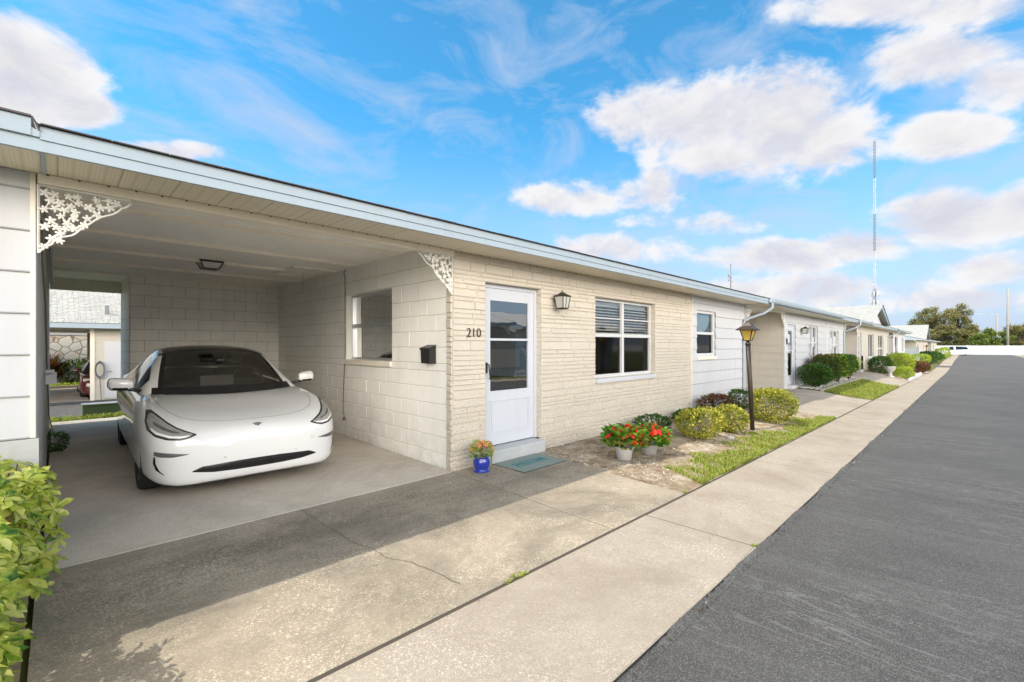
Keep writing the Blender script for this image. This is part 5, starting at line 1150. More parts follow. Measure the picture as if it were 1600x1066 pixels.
def make_car(name, label, paint, loc, rz, suv=False, detail=True, group=None, cat='car'):
    root = thing(name, label, cat, loc, rz, group); zs = 1.22 if suv else 1.0
    ys = [-.845, -.843, -.838, -.83, -.815, -.79, -.76, -.72, -.67, -.61, -.54, -.46] + [-.38 + .085 * i for i in range(46)] + [3.55, 3.62, 3.68, 3.73, 3.77, 3.80, 3.825, 3.84, 3.848, 3.85]
    if not detail: ys = ys[::3] + [3.85]
    ys = sorted(set(ys)); rows = []
    for y in ys:
        h = section(y, zs); rows.append([(x, y, z) for x, z in h] + [(-x, y, z) for x, z in h[-2:0:-1]])
    mb = MB(); mb.grid(rows, 0, True, True); mb.face(rows[0], 0, True); mb.face(rows[-1][::-1], 0, True)
    body = mb.build('body', [paint, 'carblack', 'trimgrey'], root, local=True)
    # wheel arches cut with a boolean
    WR = .335 if not suv else .37; cz = WR; AR = WR + .024
    cu = MB()
    for yy in (0.0, 2.875):
        for sx in (-1, 1):
            cu2 = MB(); cu2.lathe([(0, .60 * sx), (AR, .60 * sx), (AR, 1.2 * sx), (0, 1.2 * sx)], (0, yy, cz), 40, 'x'); cu.mesh(cu2.v, cu2.f, 0)
    co = cu.build('cut', 'carblack'); 
    bm = bmesh.new(); bm.from_mesh(co.data); bmesh.ops.remove_doubles(bm, verts=bm.verts, dist=1e-5); bmesh.ops.recalc_face_normals(bm, faces=bm.faces); bm.to_mesh(co.data); bm.free()
    bm = bmesh.new(); bm.from_mesh(body.data); bmesh.ops.remove_doubles(bm, verts=bm.verts, dist=1e-6); bmesh.ops.recalc_face_normals(bm, faces=bm.faces); bm.to_mesh(body.data); bm.free()
    md = body.modifiers.new('b', 'BOOLEAN'); md.object = co; md.operation = 'DIFFERENCE'; md.solver = 'EXACT'; md.material_mode = 'TRANSFER'
    dg = bpy.context.evaluated_depsgraph_get(); dg.update(); me = bpy.data.meshes.new_from_object(body.evaluated_get(dg)); body.modifiers.clear()
    old = body.data; body.data = me; bpy.data.meshes.remove(old); bpy.data.objects.remove(co)
    ims = [m_.name if m_ else '' for m_ in me.materials]
    for p in me.polygons: 
        c = p.center
        inner = any((math.hypot(c.y - yy, c.z - cz) < AR + .004 and abs(abs(c.x)) < .97 and (abs(abs(c.x) - .60) < .004 or abs(math.hypot(c.y - yy, c.z - cz) - AR) < .004)) for yy in (0, 2.875))
        if abs(c.x) > .62 and abs(p.normal.x) > .45: inner = False
        if inner: p.material_index = 1; p.use_smooth = False
        elif p.material_index != 0: p.material_index = 0
        if c.z < .20 and not inner and -.4 < c.y < 3.3: p.material_index = 1
    vs = [v.co.copy() for v in me.vertices]; tree = BVHTree.FromPolygons(vs, [tuple(p.vertices) for p in me.polygons])
    def hit(o, d):
        r_ = tree.ray_cast(Vector(o), Vector(d).normalized()); return (r_[0], r_[1]) if r_[0] is not None else (None, None)
    def patch(name_, lo, hi, mat_, off=.004, nu=22, nv=8, d=(0, 1, 0), parent=body, mirror=True, frm=-2.0, rim_=True):
        def rs(pl, t):
            L = [0]; 
            for a, b in zip(pl[:-1], pl[1:]): L.append(L[-1] + math.hypot(b[0] - a[0], b[1] - a[1]))
            q = t * L[-1]
            for i in range(len(pl) - 1):
                if q <= L[i + 1] + 1e-9: k = (q - L[i]) / max(1e-9, L[i + 1] - L[i]); return (pl[i][0] + (pl[i + 1][0] - pl[i][0]) * k, pl[i][1] + (pl[i + 1][1] - pl[i][1]) * k)
            return pl[-1]
        objs = []
        for sx in ((1, -1) if mirror else (1,)):
            g = MB(); rows_ = []
            for i in range(nu + 1):
                a, b = rs(lo, i / nu), rs(hi, i / nu); row = []
                for j in range(nv + 1):
                    t = j / nv; x, z = a[0] + (b[0] - a[0]) * t, a[1] + (b[1] - a[1]) * t; p, n = hit((sx * x, frm, z), (d[0] * sx, d[1], d[2]))
                    if p is None: p, n = Vector((sx * x, -.3, z)), Vector((sx, 0, 0))
                    if n.dot(Vector(d)) > 0: n = -n
                    e = off * (0.0 if (rim_ and (i in (0, nu) or j in (0, nv))) else 1.0); row.append(p + n * (e + .0008))
                rows_.append(row)
            g.grid(rows_, 0, True); objs.append(g.build(name_, mat_, parent, local=True))
        return objs
    if detail:
        root.scale = (1.015, 1.015, 1.03)
        # headlamps: dark bezel, chrome interior bands, clear cover
        lo = [(.520, .600), (.575, .580), (.64, .565), (.74, .573), (.82, .600), (.862, .650)]; hi = [(.520, .608), (.59, .638), (.655, .670), (.715, .716), (.765, .768), (.805, .808), (.842, .802), (.866, .715)]
        hl = patch('headlight', lo, hi, 'bezel', .003, 26, 10, root and (0, 1, 0), parent=root)
        li = [(.543, .604), (.585, .590), (.64, .577), (.735, .585), (.81, .611), (.850, .656)]; hi_ = [(.543, .609), (.60, .630), (.660, .661), (.720, .706), (.768, .756), (.806, .793), (.834, .787), (.855, .715)]
        patch('lamp_housing', li, hi_, 'lampfill', .0055, 26, 8, parent=hl[0], mirror=False)
        for k, q in enumerate(hl):
            q['label'] = 'swept-back headlight in a dark bezel'
        lo2 = [(.565, .595), (.64, .580), (.72, .586), (.81, .617), (.847, .662)]; hi2 = [(.565, .604), (.64, .605), (.72, .614), (.80, .646), (.838, .684)]
        for k, q in enumerate(patch('light_strip', lo2, hi2, 'led', .0085, 20, 3, parent=hl[0], mirror=False)): pass
        lo3 = [(.63, .614), (.70, .622), (.77, .650), (.822, .695)]; hi3 = [(.635, .634), (.70, .655), (.77, .698), (.820, .735)]
        patch('projector', lo3, hi3, 'chrome', .0095, 10, 3, parent=hl[0], mirror=False); patch('reflector', [(.70, .670), (.775, .722), (.832, .752)], [(.73, .694), (.785, .745), (.828, .776)], 'lens', .0085, 8, 2, parent=hl[0], mirror=False)
        for ob in list(hl[0].children):                    # the same inner pieces mirrored for the other lamp
            me2 = ob.data.copy(); me2.transform(Matrix.Scale(-1, 4, (1, 0, 0))); o2 = bpy.data.objects.new(ob.name.split('.')[0], me2); COL.objects.link(o2); o2.parent = hl[1]
        for q in hl:
            g = MB()
        # lower grille
        lo = [(-.56, .272), (-.40, .246), (-.2, .238), (0, .236), (.2, .238), (.40, .246), (.56, .272)]; hi = [(-.56, .280), (-.49, .312), (-.2, .322), (0, .324), (.2, .322), (.49, .312), (.56, .280)]
        gr_ = patch('lower_grille', lo, hi, 'carblack', .003, 40, 4, parent=root, mirror=False)[0]
        for x in (-.36, -.18, 0, .18, .36): patch('grille_bar', [(x - .004, .246), (x + .004, .246)], [(x - .004, .316), (x + .004, .316)], 'trimgrey', .003, 1, 3, parent=gr_, mirror=False)
        patch('fog_trim', [(.585, .437), (.70, .420), (.79, .422), (.825, .432)], [(.585, .441), (.70, .456), (.79, .466), (.825, .470)], 'trimgrey', .004, 16, 3, parent=root)
        patch('air_curtain', [(.815, .420), (.812, .36), (.790, .30), (.755, .262)], [(.826, .420), (.830, .36), (.812, .30), (.758, .258)], 'carblack', .002, 14, 2, parent=root)
        # plate scuff line of the bumper: soft crease band is geometry of body; hood shut line from above
        def seam(pts, w=.0062, mat_='trimgrey'):
            g = MB(); pr = None
            for (x, y) in pts:
                p, n = hit((x, y, 3), (0, 0, -1))
                if p is None: pr = None; continue
                if pr is not None:
                    d_ = (p - pr).normalized(); sd = d_.cross(n).normalized() * w * .5; g.face([pr - sd + n * .0012, pr + sd + n * .0012, p + sd + n * .0012, p - sd + n * .0012])
                pr = p
            return g
        pts = []
        K = [(.735, .46), (.745, .25), (.742, .05), (.72, -.15), (.68, -.33), (.61, -.47), (.50, -.565), (.35, -.622), (.2, -.648), (0, -.655)]
        for a, b in zip(K[:-1], K[1:]):
            for k in range(6): pts.append((a[0] + (b[0] - a[0]) * k / 6, a[1] + (b[1] - a[1]) * k / 6))
        pts.append(K[-1]); full = pts + [(-x, y) for x, y in pts[::-1]]; g = seam(full); g.build('hood_seam', 'trimgrey', body, local=True)
        # emblem: small T shaped badge on the nose, plus radar dot and parking sensors
        g = MB()
        def badge(poly):
            t1 = []
            for x, z in poly:
                p, n = hit((x, -2, z), (0, 1, 0)); n = n if n.y < 0 else -n; t1.append(p + n * .003)
            g.face(t1)
        ez = .618
        badge([(-.043, ez + .024), (-.043, ez + .030), (-.02, ez + .034), (0, ez + .035), (.02, ez + .034), (.043, ez + .030), (.043, ez + .024), (.02, ez + .027), (-.02, ez + .027)])
        badge([(-.030, ez + .023), (-.012, ez + .026), (0, ez + .024), (.012, ez + .026), (.030, ez + .023), (.026, ez + .014), (.010, ez + .017), (0, ez - .030), (-.010, ez + .017), (-.026, ez + .014)])
        g.build('emblem', 'trimgrey', root, local=True)
        for (x, z) in ((.52, .455), (-.30, .37), (.35, .35)):
            g = MB(); p, n = hit((x, -2, z), (0, 1, 0)); n = n if n.y < 0 else -n; t_ = n.orthogonal().normalized(); b_ = n.cross(t_); rr_ = .018 if x == .52 else .009
            for k in range(16):
                a0, a1 = 2 * math.pi * k / 16, 2 * math.pi * (k + 1) / 16; e = p + n * .0015
                g.face([e + (t_ * math.cos(a0) + b_ * math.sin(a0)) * rr_, e + (t_ * math.cos(a1) + b_ * math.sin(a1)) * rr_, e + (t_ * math.cos(a1) + b_ * math.sin(a1)) * (rr_ - .0022), e + (t_ * math.cos(a0) + b_ * math.sin(a0)) * (rr_ - .0022)])
            g.build('parking_sensor', 'chrome', body, local=True)
        # door shut lines and flush handles on both sides
        for sx in (-1, 1):
            g = MB()
            for poly in ([(.62, .30), (.66, .6), (.60, .86)], [(1.72, .28), (1.74, .6), (1.70, .90)], [(2.55, .5), (2.62, .75), (2.70, .93)]):
                pr = None
                for i in range(len(poly) - 1):
                    for k in range(7):
                        y, z = poly[i][0] + (poly[i + 1][0] - poly[i][0]) * k / 6, poly[i][1] + (poly[i + 1][1] - poly[i][1]) * k / 6; p, n = hit((sx * 2, y, z), (-sx, 0, 0))
                        if p is None: continue
                        if pr is not None and (p - pr).length > 1e-4:
                            d_ = (p - pr).normalized(); q = d_.cross(n).normalized() * .003; g.face([pr - q + n * .0012, pr + q + n * .0012, p + q + n * .0012, p - q + n * .0012])
                        pr = p
            g.build('door_seam', 'trimgrey', body, local=True)
            for y in (1.55, 2.45):
                p, n = hit((sx * 2, y, .80), (-sx, 0, 0)); g = MB(); g.box(p.x - .003, p.x + .003, y - .10, y + .10, .785, .815); g.build('door_handle', 'trimgrey', root, local=True)
    # ---------------- greenhouse
    up = (lambda z: .90 + (z - .90) * 1.55 + .13) if suv else (lambda z: z)
    yrear = 3.5 if suv else 3.42
    CL = [(0.28, .878), (.60, 1.062), (.95, 1.245), (1.18, 1.352), (1.36, 1.402), (1.75, 1.435), (2.2, 1.415), (2.6, 1.355), (3.0, 1.235), (3.3, 1.12), (3.48, 1.072)] if not suv else [(0.30, .86), (.62, 1.06), (.95, 1.26), (1.12, 1.34), (1.3, 1.375), (1.75, 1.40), (2.4, 1.39), (3.0, 1.355), (3.3, 1.32), (3.55, 1.14), (3.7, .96)]
    RL = [(.56, .895, .735), (.80, 1.035, .700), (1.06, 1.185, .650), (1.26, 1.283, .610), (1.44, 1.338, .585), (1.80, 1.375, .570), (2.2, 1.357, .565), (2.55, 1.300, .560), (2.90, 1.200, .560), (3.15, 1.110, .570), (3.32, 1.055, .590)] if not suv else [(.52, .88, .74), (.78, 1.03, .72), (1.02, 1.19, .69), (1.17, 1.285, .665), (1.33, 1.33, .65), (1.78, 1.36, .645), (2.4, 1.35, .64), (2.98, 1.32, .63), (3.24, 1.28, .62), (3.48, 1.12, .66), (3.62, .95, .72)]
    BLn = [(.50, .868, .80), (.72, .890, .835), (1.0, .905, .845), (1.25, .918, .850), (1.5, .928, .852), (1.85, .940, .852), (2.25, .958, .848), (2.6, .975, .838), (2.9, .990, .815), (3.1, 1.0, .78), (3.28, 1.01, .74)] if not suv else [(.48, .86, .80), (.72, .885, .84), (1.0, .90, .85), (1.2, .905, .855), (1.4, .91, .855), (1.8, .92, .855), (2.4, .93, .85), (2.95, .94, .84), (3.2, .94, .83), (3.45, .94, .81), (3.6, .93, .79)]
    def res(tab, t):
        n = len(tab) - 1; q = t * n; i = min(n - 1, int(q)); k = q - i; p0, p1, p2, p3 = tab[max(0, i - 1)], tab[i], tab[i + 1], tab[min(n, i + 2)]
        return tuple(.5 * (2 * b + (c - a) * k + (2 * a - 5 * b + 4 * c - d) * k * k + (3 * b - a - 3 * c + d) * k ** 3) for a, b, c, d in zip(p0, p1, p2, p3))
    NS = 60 if detail else 20; NC = 14 if detail else 6; grid_top = []; grid_side = []
    for i in range(NS + 1):
        t = i / NS; cy_, cz_ = res(CL, t); ry, rz_, rx = res(RL, t); by, bz, bx = res(BLn, t); cz_, rz_, bz = up(cz_), up(rz_), up(bz) if not suv else .93 + (bz - .90) * 1.0 + .16
        row = []
        for j in range(NC + 1):
            s_ = j / NC; e = s_ ** 2.2; row.append(Vector((rx * s_, cy_ + (ry - cy_) * e, cz_ + (rz_ - cz_) * (s_ ** 2.6))))
        grid_top.append(row); sr = []
        for j in range(7):
            s_ = j / 6; p = Vector((rx, ry, rz_)).lerp(Vector((bx, by, bz)), s_); p.x += .018 * math.sin(math.pi * s_); sr.append(p)
        grid_side.append(sr)
    tw, tr_ = .36, .64 if not suv else .80      # t where windshield ends / backlight starts
    parts = {}
    def add(nm, pts, m_): parts.setdefault((nm, m_), MB()).face(pts, 0, True)
    mir = lambda p: Vector((-p.x, p.y, p.z))
    for i in range(NS):
        t = (i + .5) / NS; zone = 'w' if t < tw else ('r' if t < tr_ else 'b')
        for j in range(NC):
            q = [grid_top[i][j], grid_top[i][j + 1], grid_top[i + 1][j + 1], grid_top[i + 1][j]]; s_ = (j + .5) / NC
            if zone == 'w': nm, m_ = ('windshield', 'carglass') if (s_ < .93 and t > .02) else ('roof', 'roofglass' if s_ < .93 else paint)
            elif zone == 'r': nm, m_ = 'roof', ('roofglass' if detail and s_ < .93 else paint)
            else: nm, m_ = ('rear_window', 'roofglass') if s_ < .9 and t < .95 else ('roof', paint)
            if zone == 'w' and (s_ > .85 and s_ < .93 or t > tw - .04 or t < .045): nm, m_ = 'windshield', 'carblack'
            add(nm, q, m_); add(nm, [mir(p) for p in q][::-1], m_)
        for j in range(6):
            q = [grid_side[i][j], grid_side[i][j + 1], grid_side[i + 1][j + 1], grid_side[i + 1][j]]; win = (j > 0 or not detail) and .12 < t < (.80 if not suv else .88) and not (.47 < t < .50) and j < 6
            if t < .12 + .03 * j and j < 5 and t < .2: win = False if t < .12 else win
            nm, m_ = ('side_window', 'roofglass') if win else ('roof', paint)
            add(nm + ('*' if win else ''), q, m_); add(nm, [mir(p) for p in q][::-1], m_)
    byname = {}
    for (nm, m_), g in parts.items(): byname.setdefault(nm, []).append((m_, g))
    for nm, lst in byname.items():
        g = MB()
        for k, (m_, q) in enumerate(lst): g.mesh(q.v, q.f, k, True)
        ob = g.build(nm.strip('*'), [m_ for m_, _ in lst], root, local=True)
        bm = bmesh.new(); bm.from_mesh(ob.data); bmesh.ops.remove_doubles(bm, verts=bm.verts, dist=1e-5); bm.to_mesh(ob.data); bm.free()
    # interior
    if detail:
        g = MB(); g.grid([[(x, y, z) for x in (-.78, -.4, 0, .4, .78)] for y, z in ((.50, .86), (.75, .925), (1.0, .93), (1.12, .88), (1.14, .80), (1.9, .80), (3.2, .95))], 0, False); g.build('dashboard', 'dash', root, local=True)
        for x in (-.37, .37):
            g = MB(); g.box(x - .24, x + .24, 1.85, 1.98, .6, 1.12, 0, .04); g.box(x - .13, x + .13, 1.93, 2.02, 1.14, 1.30, 0, .03); g.build('seat', 'seat', root, local=True)
        g = MB(); c0 = Vector((.37, 1.18, .965)); ring = [c0 + Vector((.185 * math.cos(a), .185 * math.sin(a) * .32, .185 * math.sin(a) * .95)) for a in [k * math.pi / 14 for k in range(29)]]; g.tube(ring, .016, 8, caps=False); g.tube([c0 + Vector((-.17, 0, 0)), c0, c0 + Vector((.17, 0, 0))], .018, 6); g.build('steering_wheel', 'grey', root, local=True)
        g = MB(); g.box(-.19, .19, 1.10, 1.115, .90, 1.045, 0, .004); g.build('screen', 'alu', root, local=True)
        g = MB(); g.box(-.12, .12, .99, 1.02, 1.215, 1.275, 0, .012); g.box(-.05, .05, .90, .99, 1.225, 1.27, 0, .01); g.build('mirror', 'carblack', root, local=True)
        g = MB(); g.tube([(-.62, .47, .880), (-.30, .385, .898), (.05, .36, .905)], .008, 5); g.build('wiper', 'carblack', root, local=True); g = MB(); g.tube([(.60, .47, .880), (.30, .37, .900), (-.05, .35, .905)], .008, 5); g.build('wiper', 'carblack', root, local=True)
    else:
        g = MB(); g.box(-.78, .78, .7, 3.2, .7, 1.0); g.build('dashboard', 'carblack', root, local=True)
    # mirrors
    for sx in (-1, 1):
        g = MB(); zc = 1.0 if not suv else 1.22; rows_ = []
        for i in range(9):
            t = (0, .2, .45, .7, .8, .88, .94, .98, 1.0)[i]; x = .885 + .215 * t; hh = .070 * (min(1, .62 + t * 1.6) if t < .8 else math.sqrt(max(.02, 1 - ((t - .8) / .2) ** 2 * .93))); dd = .085 * (min(1, .6 + t * 1.5) if t < .8 else math.sqrt(max(.02, 1 - ((t - .8) / .2) ** 2 * .93)))
            rows_.append([(sx * x, .70 + .045 * t + dd * math.cos(a) * .9, zc + hh * (abs(math.sin(a)) ** .7) * (1 if math.sin(a) > 0 else -1) + .012 * t) for a in [k * math.pi / 8 for k in range(16)]])
        g.grid(rows_, 0, True, True); g.face(rows_[0]); g.face(rows_[-1]); mm = g.build('side_mirror', [paint, 'carblack'], root, local=True)
        for p in mm.data.polygons:
            if p.center.z < zc - .035: p.material_index = 1
        g = MB(); g.tube([(sx * .80, .72, zc - .085), (sx * .90, .72, zc - .055), (sx * .97, .72, zc - .045)], [.022, .02, .02], 6); g.build('mirror_arm', 'carblack', root, local=True)
    # wheels
    wp = None
    for yy in (0.0, 2.875):
        for sx in (-1, 1):
            wn = bpy.data.objects.new('wheel', None); COL.objects.link(wn); wn.parent = root; wn.location = (sx * .785, yy, cz); wn.rotation_euler = (0, 0, 0 if sx > 0 else math.pi); ORG[wn.name] = Vector()
            if wp is None:
                g = MB(); Rr = WR * .70; g.lathe([(Rr, -.10), (WR * .94, -.112), (WR * .985, -.095), (WR, -.05), (WR, .05), (WR * .985, .095), (WR * .94, .112), (Rr, .10), (Rr, -.10)], (0, 0, 0), 48, 'x'); tm = g.build('tyre', 'tyre', wn, local=True)
                g = MB(); g.lathe([(Rr, .10), (Rr * .95, .104), (Rr * .92, .085), (Rr * .86, .02), (0, .02)], (0, 0, 0), 40, 'x')
                for k in range(10):
                    a = 2 * math.pi * k / 10; a2 = a + .22; g.mesh([(.090, .035 * math.cos(a - .5), .035 * math.sin(a - .5)), (.090, .035 * math.cos(a + .5), .035 * math.sin(a + .5)), (.098, Rr * .95 * math.cos(a2 + .09), Rr * .95 * math.sin(a2 + .09)), (.098, Rr * .95 * math.cos(a2 - .09), Rr * .95 * math.sin(a2 - .09)), (.03, .05 * math.cos(a - .6), .05 * math.sin(a - .6)), (.03, .05 * math.cos(a + .6), .05 * math.sin(a + .6)), (.03, Rr * .95 * math.cos(a2 + .11), Rr * .95 * math.sin(a2 + .11)), (.03, Rr * .95 * math.cos(a2 - .11), Rr * .95 * math.sin(a2 - .11))], [(0, 1, 2, 3), (0, 3, 7, 4), (1, 2, 6, 5)])
                g.lathe([(.05, .03), (.05, .095), (.03, .10), (0, .10)], (0, 0, 0), 20, 'x'); rm_ = g.build('rim', 'rim', wn, local=True); wp = (tm.data, rm_.data)
            else:
                for nm, d_ in (('tyre', wp[0]), ('rim', wp[1])): o2 = bpy.data.objects.new(nm, d_); COL.objects.link(o2); o2.parent = wn
    if not detail:
        for sx in (-1, 1):
            g = MB(); g.box(sx * .70 - .12, sx * .70 + .12, -.68, -.5, .62 * zs, .74 * zs, 0, .02); g.build('headlight', 'lens', root, local=True); g = MB(); g.box(sx * .72 - .09, sx * .72 + .09, 3.70, 3.80, .80 * zs, .98 * zs, 0, .02); g.build('tail_light', 'maroon', root, local=True)
        g = MB(); g.box(-.45, .45, -.87, -.83, .35 * zs, .55 * zs, 0, .01); g.build('grille', 'carblack', root, local=True)
    return root
make_car('white_sedan', 'white electric sedan with a black glass roof parked facing out of the carport', 'pearl', (1.49, 5.98, gz(1.5, 6.5) + .012), R(-1.4))
make_car('dark_red_car', 'dark red car partly hidden in the rear carport', 'maroon', (1.52, 24.3, -.485), 0, detail=False)
make_car('slate_suv', 'blue-grey sport utility vehicle parked nose out in a far carport', 'slate', (95.2, 4.0, Z5 - .02), 0, suv=True, detail=False)
make_car('white_suv', 'white sport utility vehicle parked before the boundary wall', 'pearl', (122, 3.4, -.42), math.pi + R(4), suv=True, detail=False)

# ================================================================== MIDDLE AND FAR PLANTING
def hb(name, label, c, rx, ry, rz, lm, seed, n=2200, L=.07, W=.04, red=None, group=None, sq=3.0, cat='shrub', lift=0.0): return bush(name, label, c, rx, ry, rz, n, L, W, lm, seed, cat, group, sq, 7, red, lift)
hb('clipped_shrub', 'dark green clipped shrub, lowest and nearest, before the neighbour window', (18.95, 3.75, -.02), .55, .42, .34, 'gleaf', 61, 2300, .085, .05, lift=.14)
hb('clipped_shrub', 'broad clipped shrub with reddish leaves on top under the neighbour window', (20.6, 3.85, 0), .85, .42, .42, 'gleaf', 62, 3000, .085, .05, 'rleaf', lift=.2)
hb('clipped_shrub', 'brighter green clipped shrub on a short trunk under the papered window', (22.5, 3.75, 0), .95, .45, .44, 'gleaf', 63, 3200, .085, .05, 'lleaf', lift=.22)
hb('clipped_shrub', 'last small olive clipped shrub at the end of the neighbour hedge', (25.0, 3.75, 0), .7, .40, .38, 'gleaf', 64, 1800, .085, .05, 'lleaf', lift=.25)
e = MB(); e.box(18.2, 26.4, 3.44, 3.52, -.25, .04, 0, .01); tag(e.build('edging', 'walk'), kind='structure')
hb('green_shrub', 'round dark green shrub in front of the gabled house', (33.4, 3.6, -.1), .75, .5, .42, 'gleaf', 65, 1800, .09, .05); hb('green_shrub', 'second round dark shrub below the tall dark window', (35.6, 3.7, -.1), .8, .5, .45, 'gleaf', 66, 1800, .09, .05)
hb('golden_shrub', 'tall golden-green shrub at the corner of the gabled house garden', (38.6, 3.1, -.3), 1.2, .65, .58, 'lleaf', 67, 3200, .11, .05, 'yleaf'); hb('golden_shrub', 'bright lime shrub low in front of the golden one', (34.9, 2.55, -.35), 1.1, .42, .28, 'lleaf', 68, 2200, .09, .04)
hb('clipped_shrub', 'flat-topped green hedge behind the golden shrub', (43.5, 3.4, -.3), 1.8, .4, .5, 'gleaf', 69, 1800, .12, .06)
hb('red_shrub', 'rust-red leafy shrub at the street corner end of the row', (44.6, 2.55, -.45), 1.0, .38, .32, 'rleaf', 70, 1700, .12, .06); hb('red_shrub', 'second rust-red shrub nearest the cross road', (49.0, 2.5, -.5), 1.1, .38, .32, 'rleaf', 71, 1700, .12, .06)
ur = thing('garden_urn', 'white cast garden urn among the shrubs before the gabled house', 'urn', (32.9, 3.05, -.3)); g = MB(); g.lathe([(0, 0), (.20, 0), (.20, .08), (.10, .14), (.09, .30), (.14, .36)], (32.9, 3.05, -.3), 16); g.build('pedestal', 'rock', ur); g = MB(); g.lathe([(.14, .36), (.25, .48), (.27, .60), (.30, .64), (.26, .64), (.2, .5), (0, .46)], (32.9, 3.05, -.3), 16); g.build('bowl', 'rock', ur)
ke = MB(); ke.box(32.3, 40.5, 2.12, 2.24, -.6, -.25, 0, .02); ke.box(32.3, 34, 3.0, 3.3, -.5, -.2, 0, .03); tag(ke.build('white_kerb', 'vinyl'), kind='structure')
hb('green_shrub', 'dark shrub beside the far fence and lamp post', (72, 3.2, Z5), 1.6, .8, .6, 'gleaf', 72, 900, .22, .1); hb('green_shrub', 'low dark shrub in front of the blue-grey vehicle', (84, 3.0, Z5), 2.4, .7, .5, 'gleaf', 73, 900, .24, .1)
hb('golden_shrub', 'yellow-green shrub before the farthest house', (99.5, 2.8, Z5), 2.6, .8, .75, 'lleaf', 74, 900, .26, .12); hb('golden_shrub', 'yellow shrub under the far white fence', (67.0, 3.6, Z5 - .1), 1.4, .8, .5, 'lleaf', 75, 900, .2, .1)
lamp_post('lamp_post', 'distant dark lamp post beside the white vinyl fence', (76, 3.55, Z5), (0, 0), 1.0)
# boundary wall at the end of the street
bw = thing('boundary_wall', 'long plain white boundary wall closing the end of the street', 'wall', (136, 0, -.45)); g = MB(); g.box(140, 140.2, -90, 60, -.6, 1.50); g.build('wall_face', 'vinyl', bw)
g = MB(); y = -90
while y < 60: g.box(139.93, 140.27, y - .2, y + .2, -.6, 1.58); y += 6
g.build('pillar', 'vinyl', bw)
# utility poles
for (x, y, h_, lb, arm) in ((172, -5.4, 9.6, 'shorter pole with a street light arm behind the white boundary wall', True), (150, -6.4, 14.2, 'tall bare utility pole behind the white boundary wall', False)):
    t = thing('utility_pole', lb, 'pole', (x, y, -.5)); g = MB(); g.tube([(x, y, -.5), (x, y, h_)], [.26, .17], 8); g.build('pole', 'pole', t)
    if arm: g = MB(); g.tube([(x, y, h_ - .2), (x, y + 2, h_ + .3), (x, y + 3.2, h_ + .25)], .06, 5); g.box(x - .2, x + .2, y + 3.0, y + 3.9, h_ + .15, h_ + .3); g.build('light_arm', 'steelwhite', t)
# radio mast, guyed lattice in painted sections
d = pix_dir(1366.5, 540); D = 240 / math.hypot(d.x, d.y); mx_, my_ = d.x * D, d.y * D; dep = D * math.hypot(d.x, d.y) * math.cos(math.atan((1366.5 - 800) / 711)); HM = 1.51 + 320 / 711 * dep
t = thing('radio_mast', 'very tall thin lattice radio mast with grey and white sections above the gable', 'mast', (mx_, my_, -1)); secs = [(0, .29, 0), (.29, .47, 1), (.47, .65, 0), (.65, .82, 1), (.82, 1.0, 0)]
for (a, b, c_) in secs:
    g = MB(); z0, z1 = HM * a, HM * b; w_ = .42 if a > 0 else .55; n = int((z1 - z0) / 1.4); cr = [(w_ * math.cos(q), w_ * math.sin(q)) for q in (0, 2.094, 4.189)]
    for cx, cy in cr: g.tube([(mx_ + cx, my_ + cy, z0), (mx_ + cx, my_ + cy, z1)], .10 if a == 0 else .07, 4)
    for i in range(n):
        za, zb_ = z0 + (z1 - z0) * i / n, z0 + (z1 - z0) * (i + 1) / n
        for k in range(3): p, q = cr[k], cr[(k + 1) % 3]; g.tube([(mx_ + p[0], my_ + p[1], za), (mx_ + q[0], my_ + q[1], zb_)], .05, 3)
    g.build('lattice', 'steelgrey' if c_ == 0 else 'steelwhite', t)
g = MB()
for z in (HM * .255 + 1, HM * .24 - 1.5):
    for k in range(6): a = k * 1.047; g.box(mx_ + 1.3 * math.cos(a) - .25, mx_ + 1.3 * math.cos(a) + .25, my_ + 1.3 * math.sin(a) - .25, my_ + 1.3 * math.sin(a) + .25, z - 1.0, z + 1.0); g.tube([(mx_, my_, z), (mx_ + 1.3 * math.cos(a), my_ + 1.3 * math.sin(a), z)], .06, 4)
g.build('antenna_panel', 'steelwhite', t)
# trees beyond the wall
def tree_mesh(h, w, seed, n, L, low=.25, clumps=16):
    r = random.Random(seed); tr, cr = MB(), MB(); tr.tube([(0, 0, -.5), (r.uniform(-.2, .2), 0, h * .25), (r.uniform(-.4, .4), r.uniform(-.3, .3), h * .55)], [h * .030, h * .024, h * .012], 8)
    for i in range(clumps):
        a = r.uniform(0, 6.28); q = w * math.sqrt(r.random()) * .85; z = h * r.uniform(low + .08, .92) ; q *= math.sqrt(max(.12, 1 - ((z / h - .55) / .5) ** 2)); c = Vector((q * math.cos(a), q * math.sin(a), z)); s = w * r.uniform(.22, .38)
        b0 = Vector((0, 0, h * r.uniform(.2, .5))); tr.tube([b0, (b0 + c) / 2 + Vector((0, 0, h * .03)), c], [h * .011, h * .007, h * .003], 5)
        for _ in range(n // clumps):
            d = Vector((r.gauss(0, 1), r.gauss(0, 1), r.gauss(0, 1))).normalized(); p = c + Vector((d.x, d.y, d.z * .9)) * s * r.random() ** .45 * r.uniform(.8, 1.2)
            cr.leaf(p, Vector((r.gauss(0, 1), r.gauss(0, 1), r.gauss(.2, .7))).normalized(), Vector((0, 0, 1)), L * r.uniform(.6, 1.3), L * .55)
    return tr, cr
def tree(label, c, h, w, seed, lm, n=5200, L=.5, low=.25, clumps=22, name='oak_tree', group='trees beyond the boundary wall'):
    t = thing(name, label, 'tree', c, 0, group); a, b = tree_mesh(h, w, seed, n, L, low, clumps); a.build('trunk', 'bark', t, local=True); b.build('crown', lm, t, local=True); return t
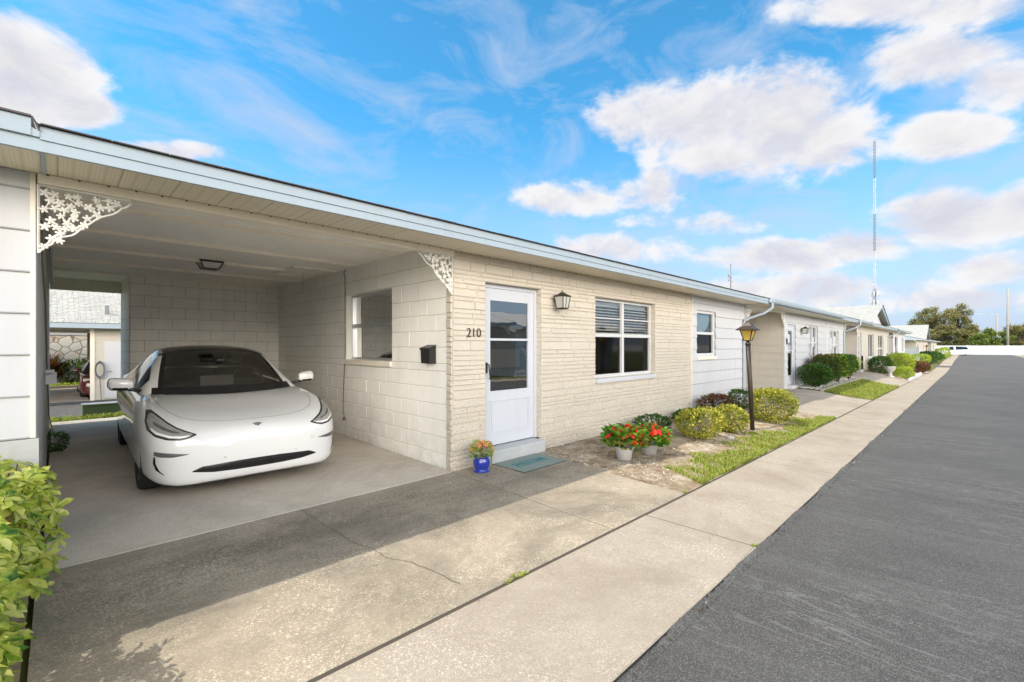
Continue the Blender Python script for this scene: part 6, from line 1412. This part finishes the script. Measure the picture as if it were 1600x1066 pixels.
def fard(u, dist):
    d = pix_dir(u, 540); k = dist / math.hypot(d.x, d.y); return d.x * k, d.y * k
DK = 1 / 711
def tr_at(u, v_top, dist, wpx, label, seed, lm, **kw):
    x, y = fard(u, dist); dep_ = dist * math.cos(math.atan((u - 800) / 711)); h_ = 1.51 + .5 + (540 - v_top) * DK * dep_; return tree(label, (x, y, -.5), h_, wpx * DK * dep_ / (1 + ((u - 800) / 711) ** 2) ** .5 / 1.0 * 1.0, seed, lm, **kw)
t1 = tr_at(1462, 480, 175, 38, 'tall open-crowned oak directly behind the far house roofs', 1, 'oleaf', n=9000, clumps=30)
t2 = tr_at(1496, 474, 185, 30, 'highest oak crown, right of the far house roofs', 2, 'oleaf', n=7000, clumps=24)
t3 = tr_at(1437, 488, 190, 30, 'sparse leaning oak at the left end of the tree line', 3, 'oleaf', n=5000, clumps=20)
t4 = tr_at(1520, 508, 180, 26, 'low brownish oak between the tall oaks and the poles', 4, 'oleaf', n=6000, low=.1)
t5 = tr_at(1543, 512, 170, 22, 'bright green tree left of the poles', 5, 'pleaf', n=6000, low=.05)
t6 = tr_at(1592, 504, 190, 34, 'dark green tree at the right edge behind the wall', 6, 'oleaf', n=8000, low=.1)
for i, (src, u, dist, sc, lb, rz) in enumerate(((t4, 1478, 168, .95, 'shrubby brown tree in front of the tall oaks', 1.0), (t5, 1566, 185, .9, 'green tree directly behind the two poles', 2.0), (t4, 1500, 165, .8, 'low brown tree under the highest oak', 3.0), (t5, 1530, 160, .75, 'lowest bright green tree near the shorter pole', 4.0), (t6, 1640, 200, 1.1, 'tree just outside the right edge of the tree line', 1.5), (t6, 1700, 200, 1.1, 'tree farther right beyond the wall', 2.5), (t6, 1420, 230, 1.0, 'tree hidden mostly behind the end house', .5), (t4, 1450, 165, .8, 'low brown tree left in front of the oaks', 2.2), (t6, 1575, 240, .95, 'hazy dark tree far behind the poles', 5.2))):
    x, y = fard(u, dist); c = copy_tree(src, (x, y, -.5), rz, label=lb); c.scale = (sc * 1.15, sc * 1.15, sc)
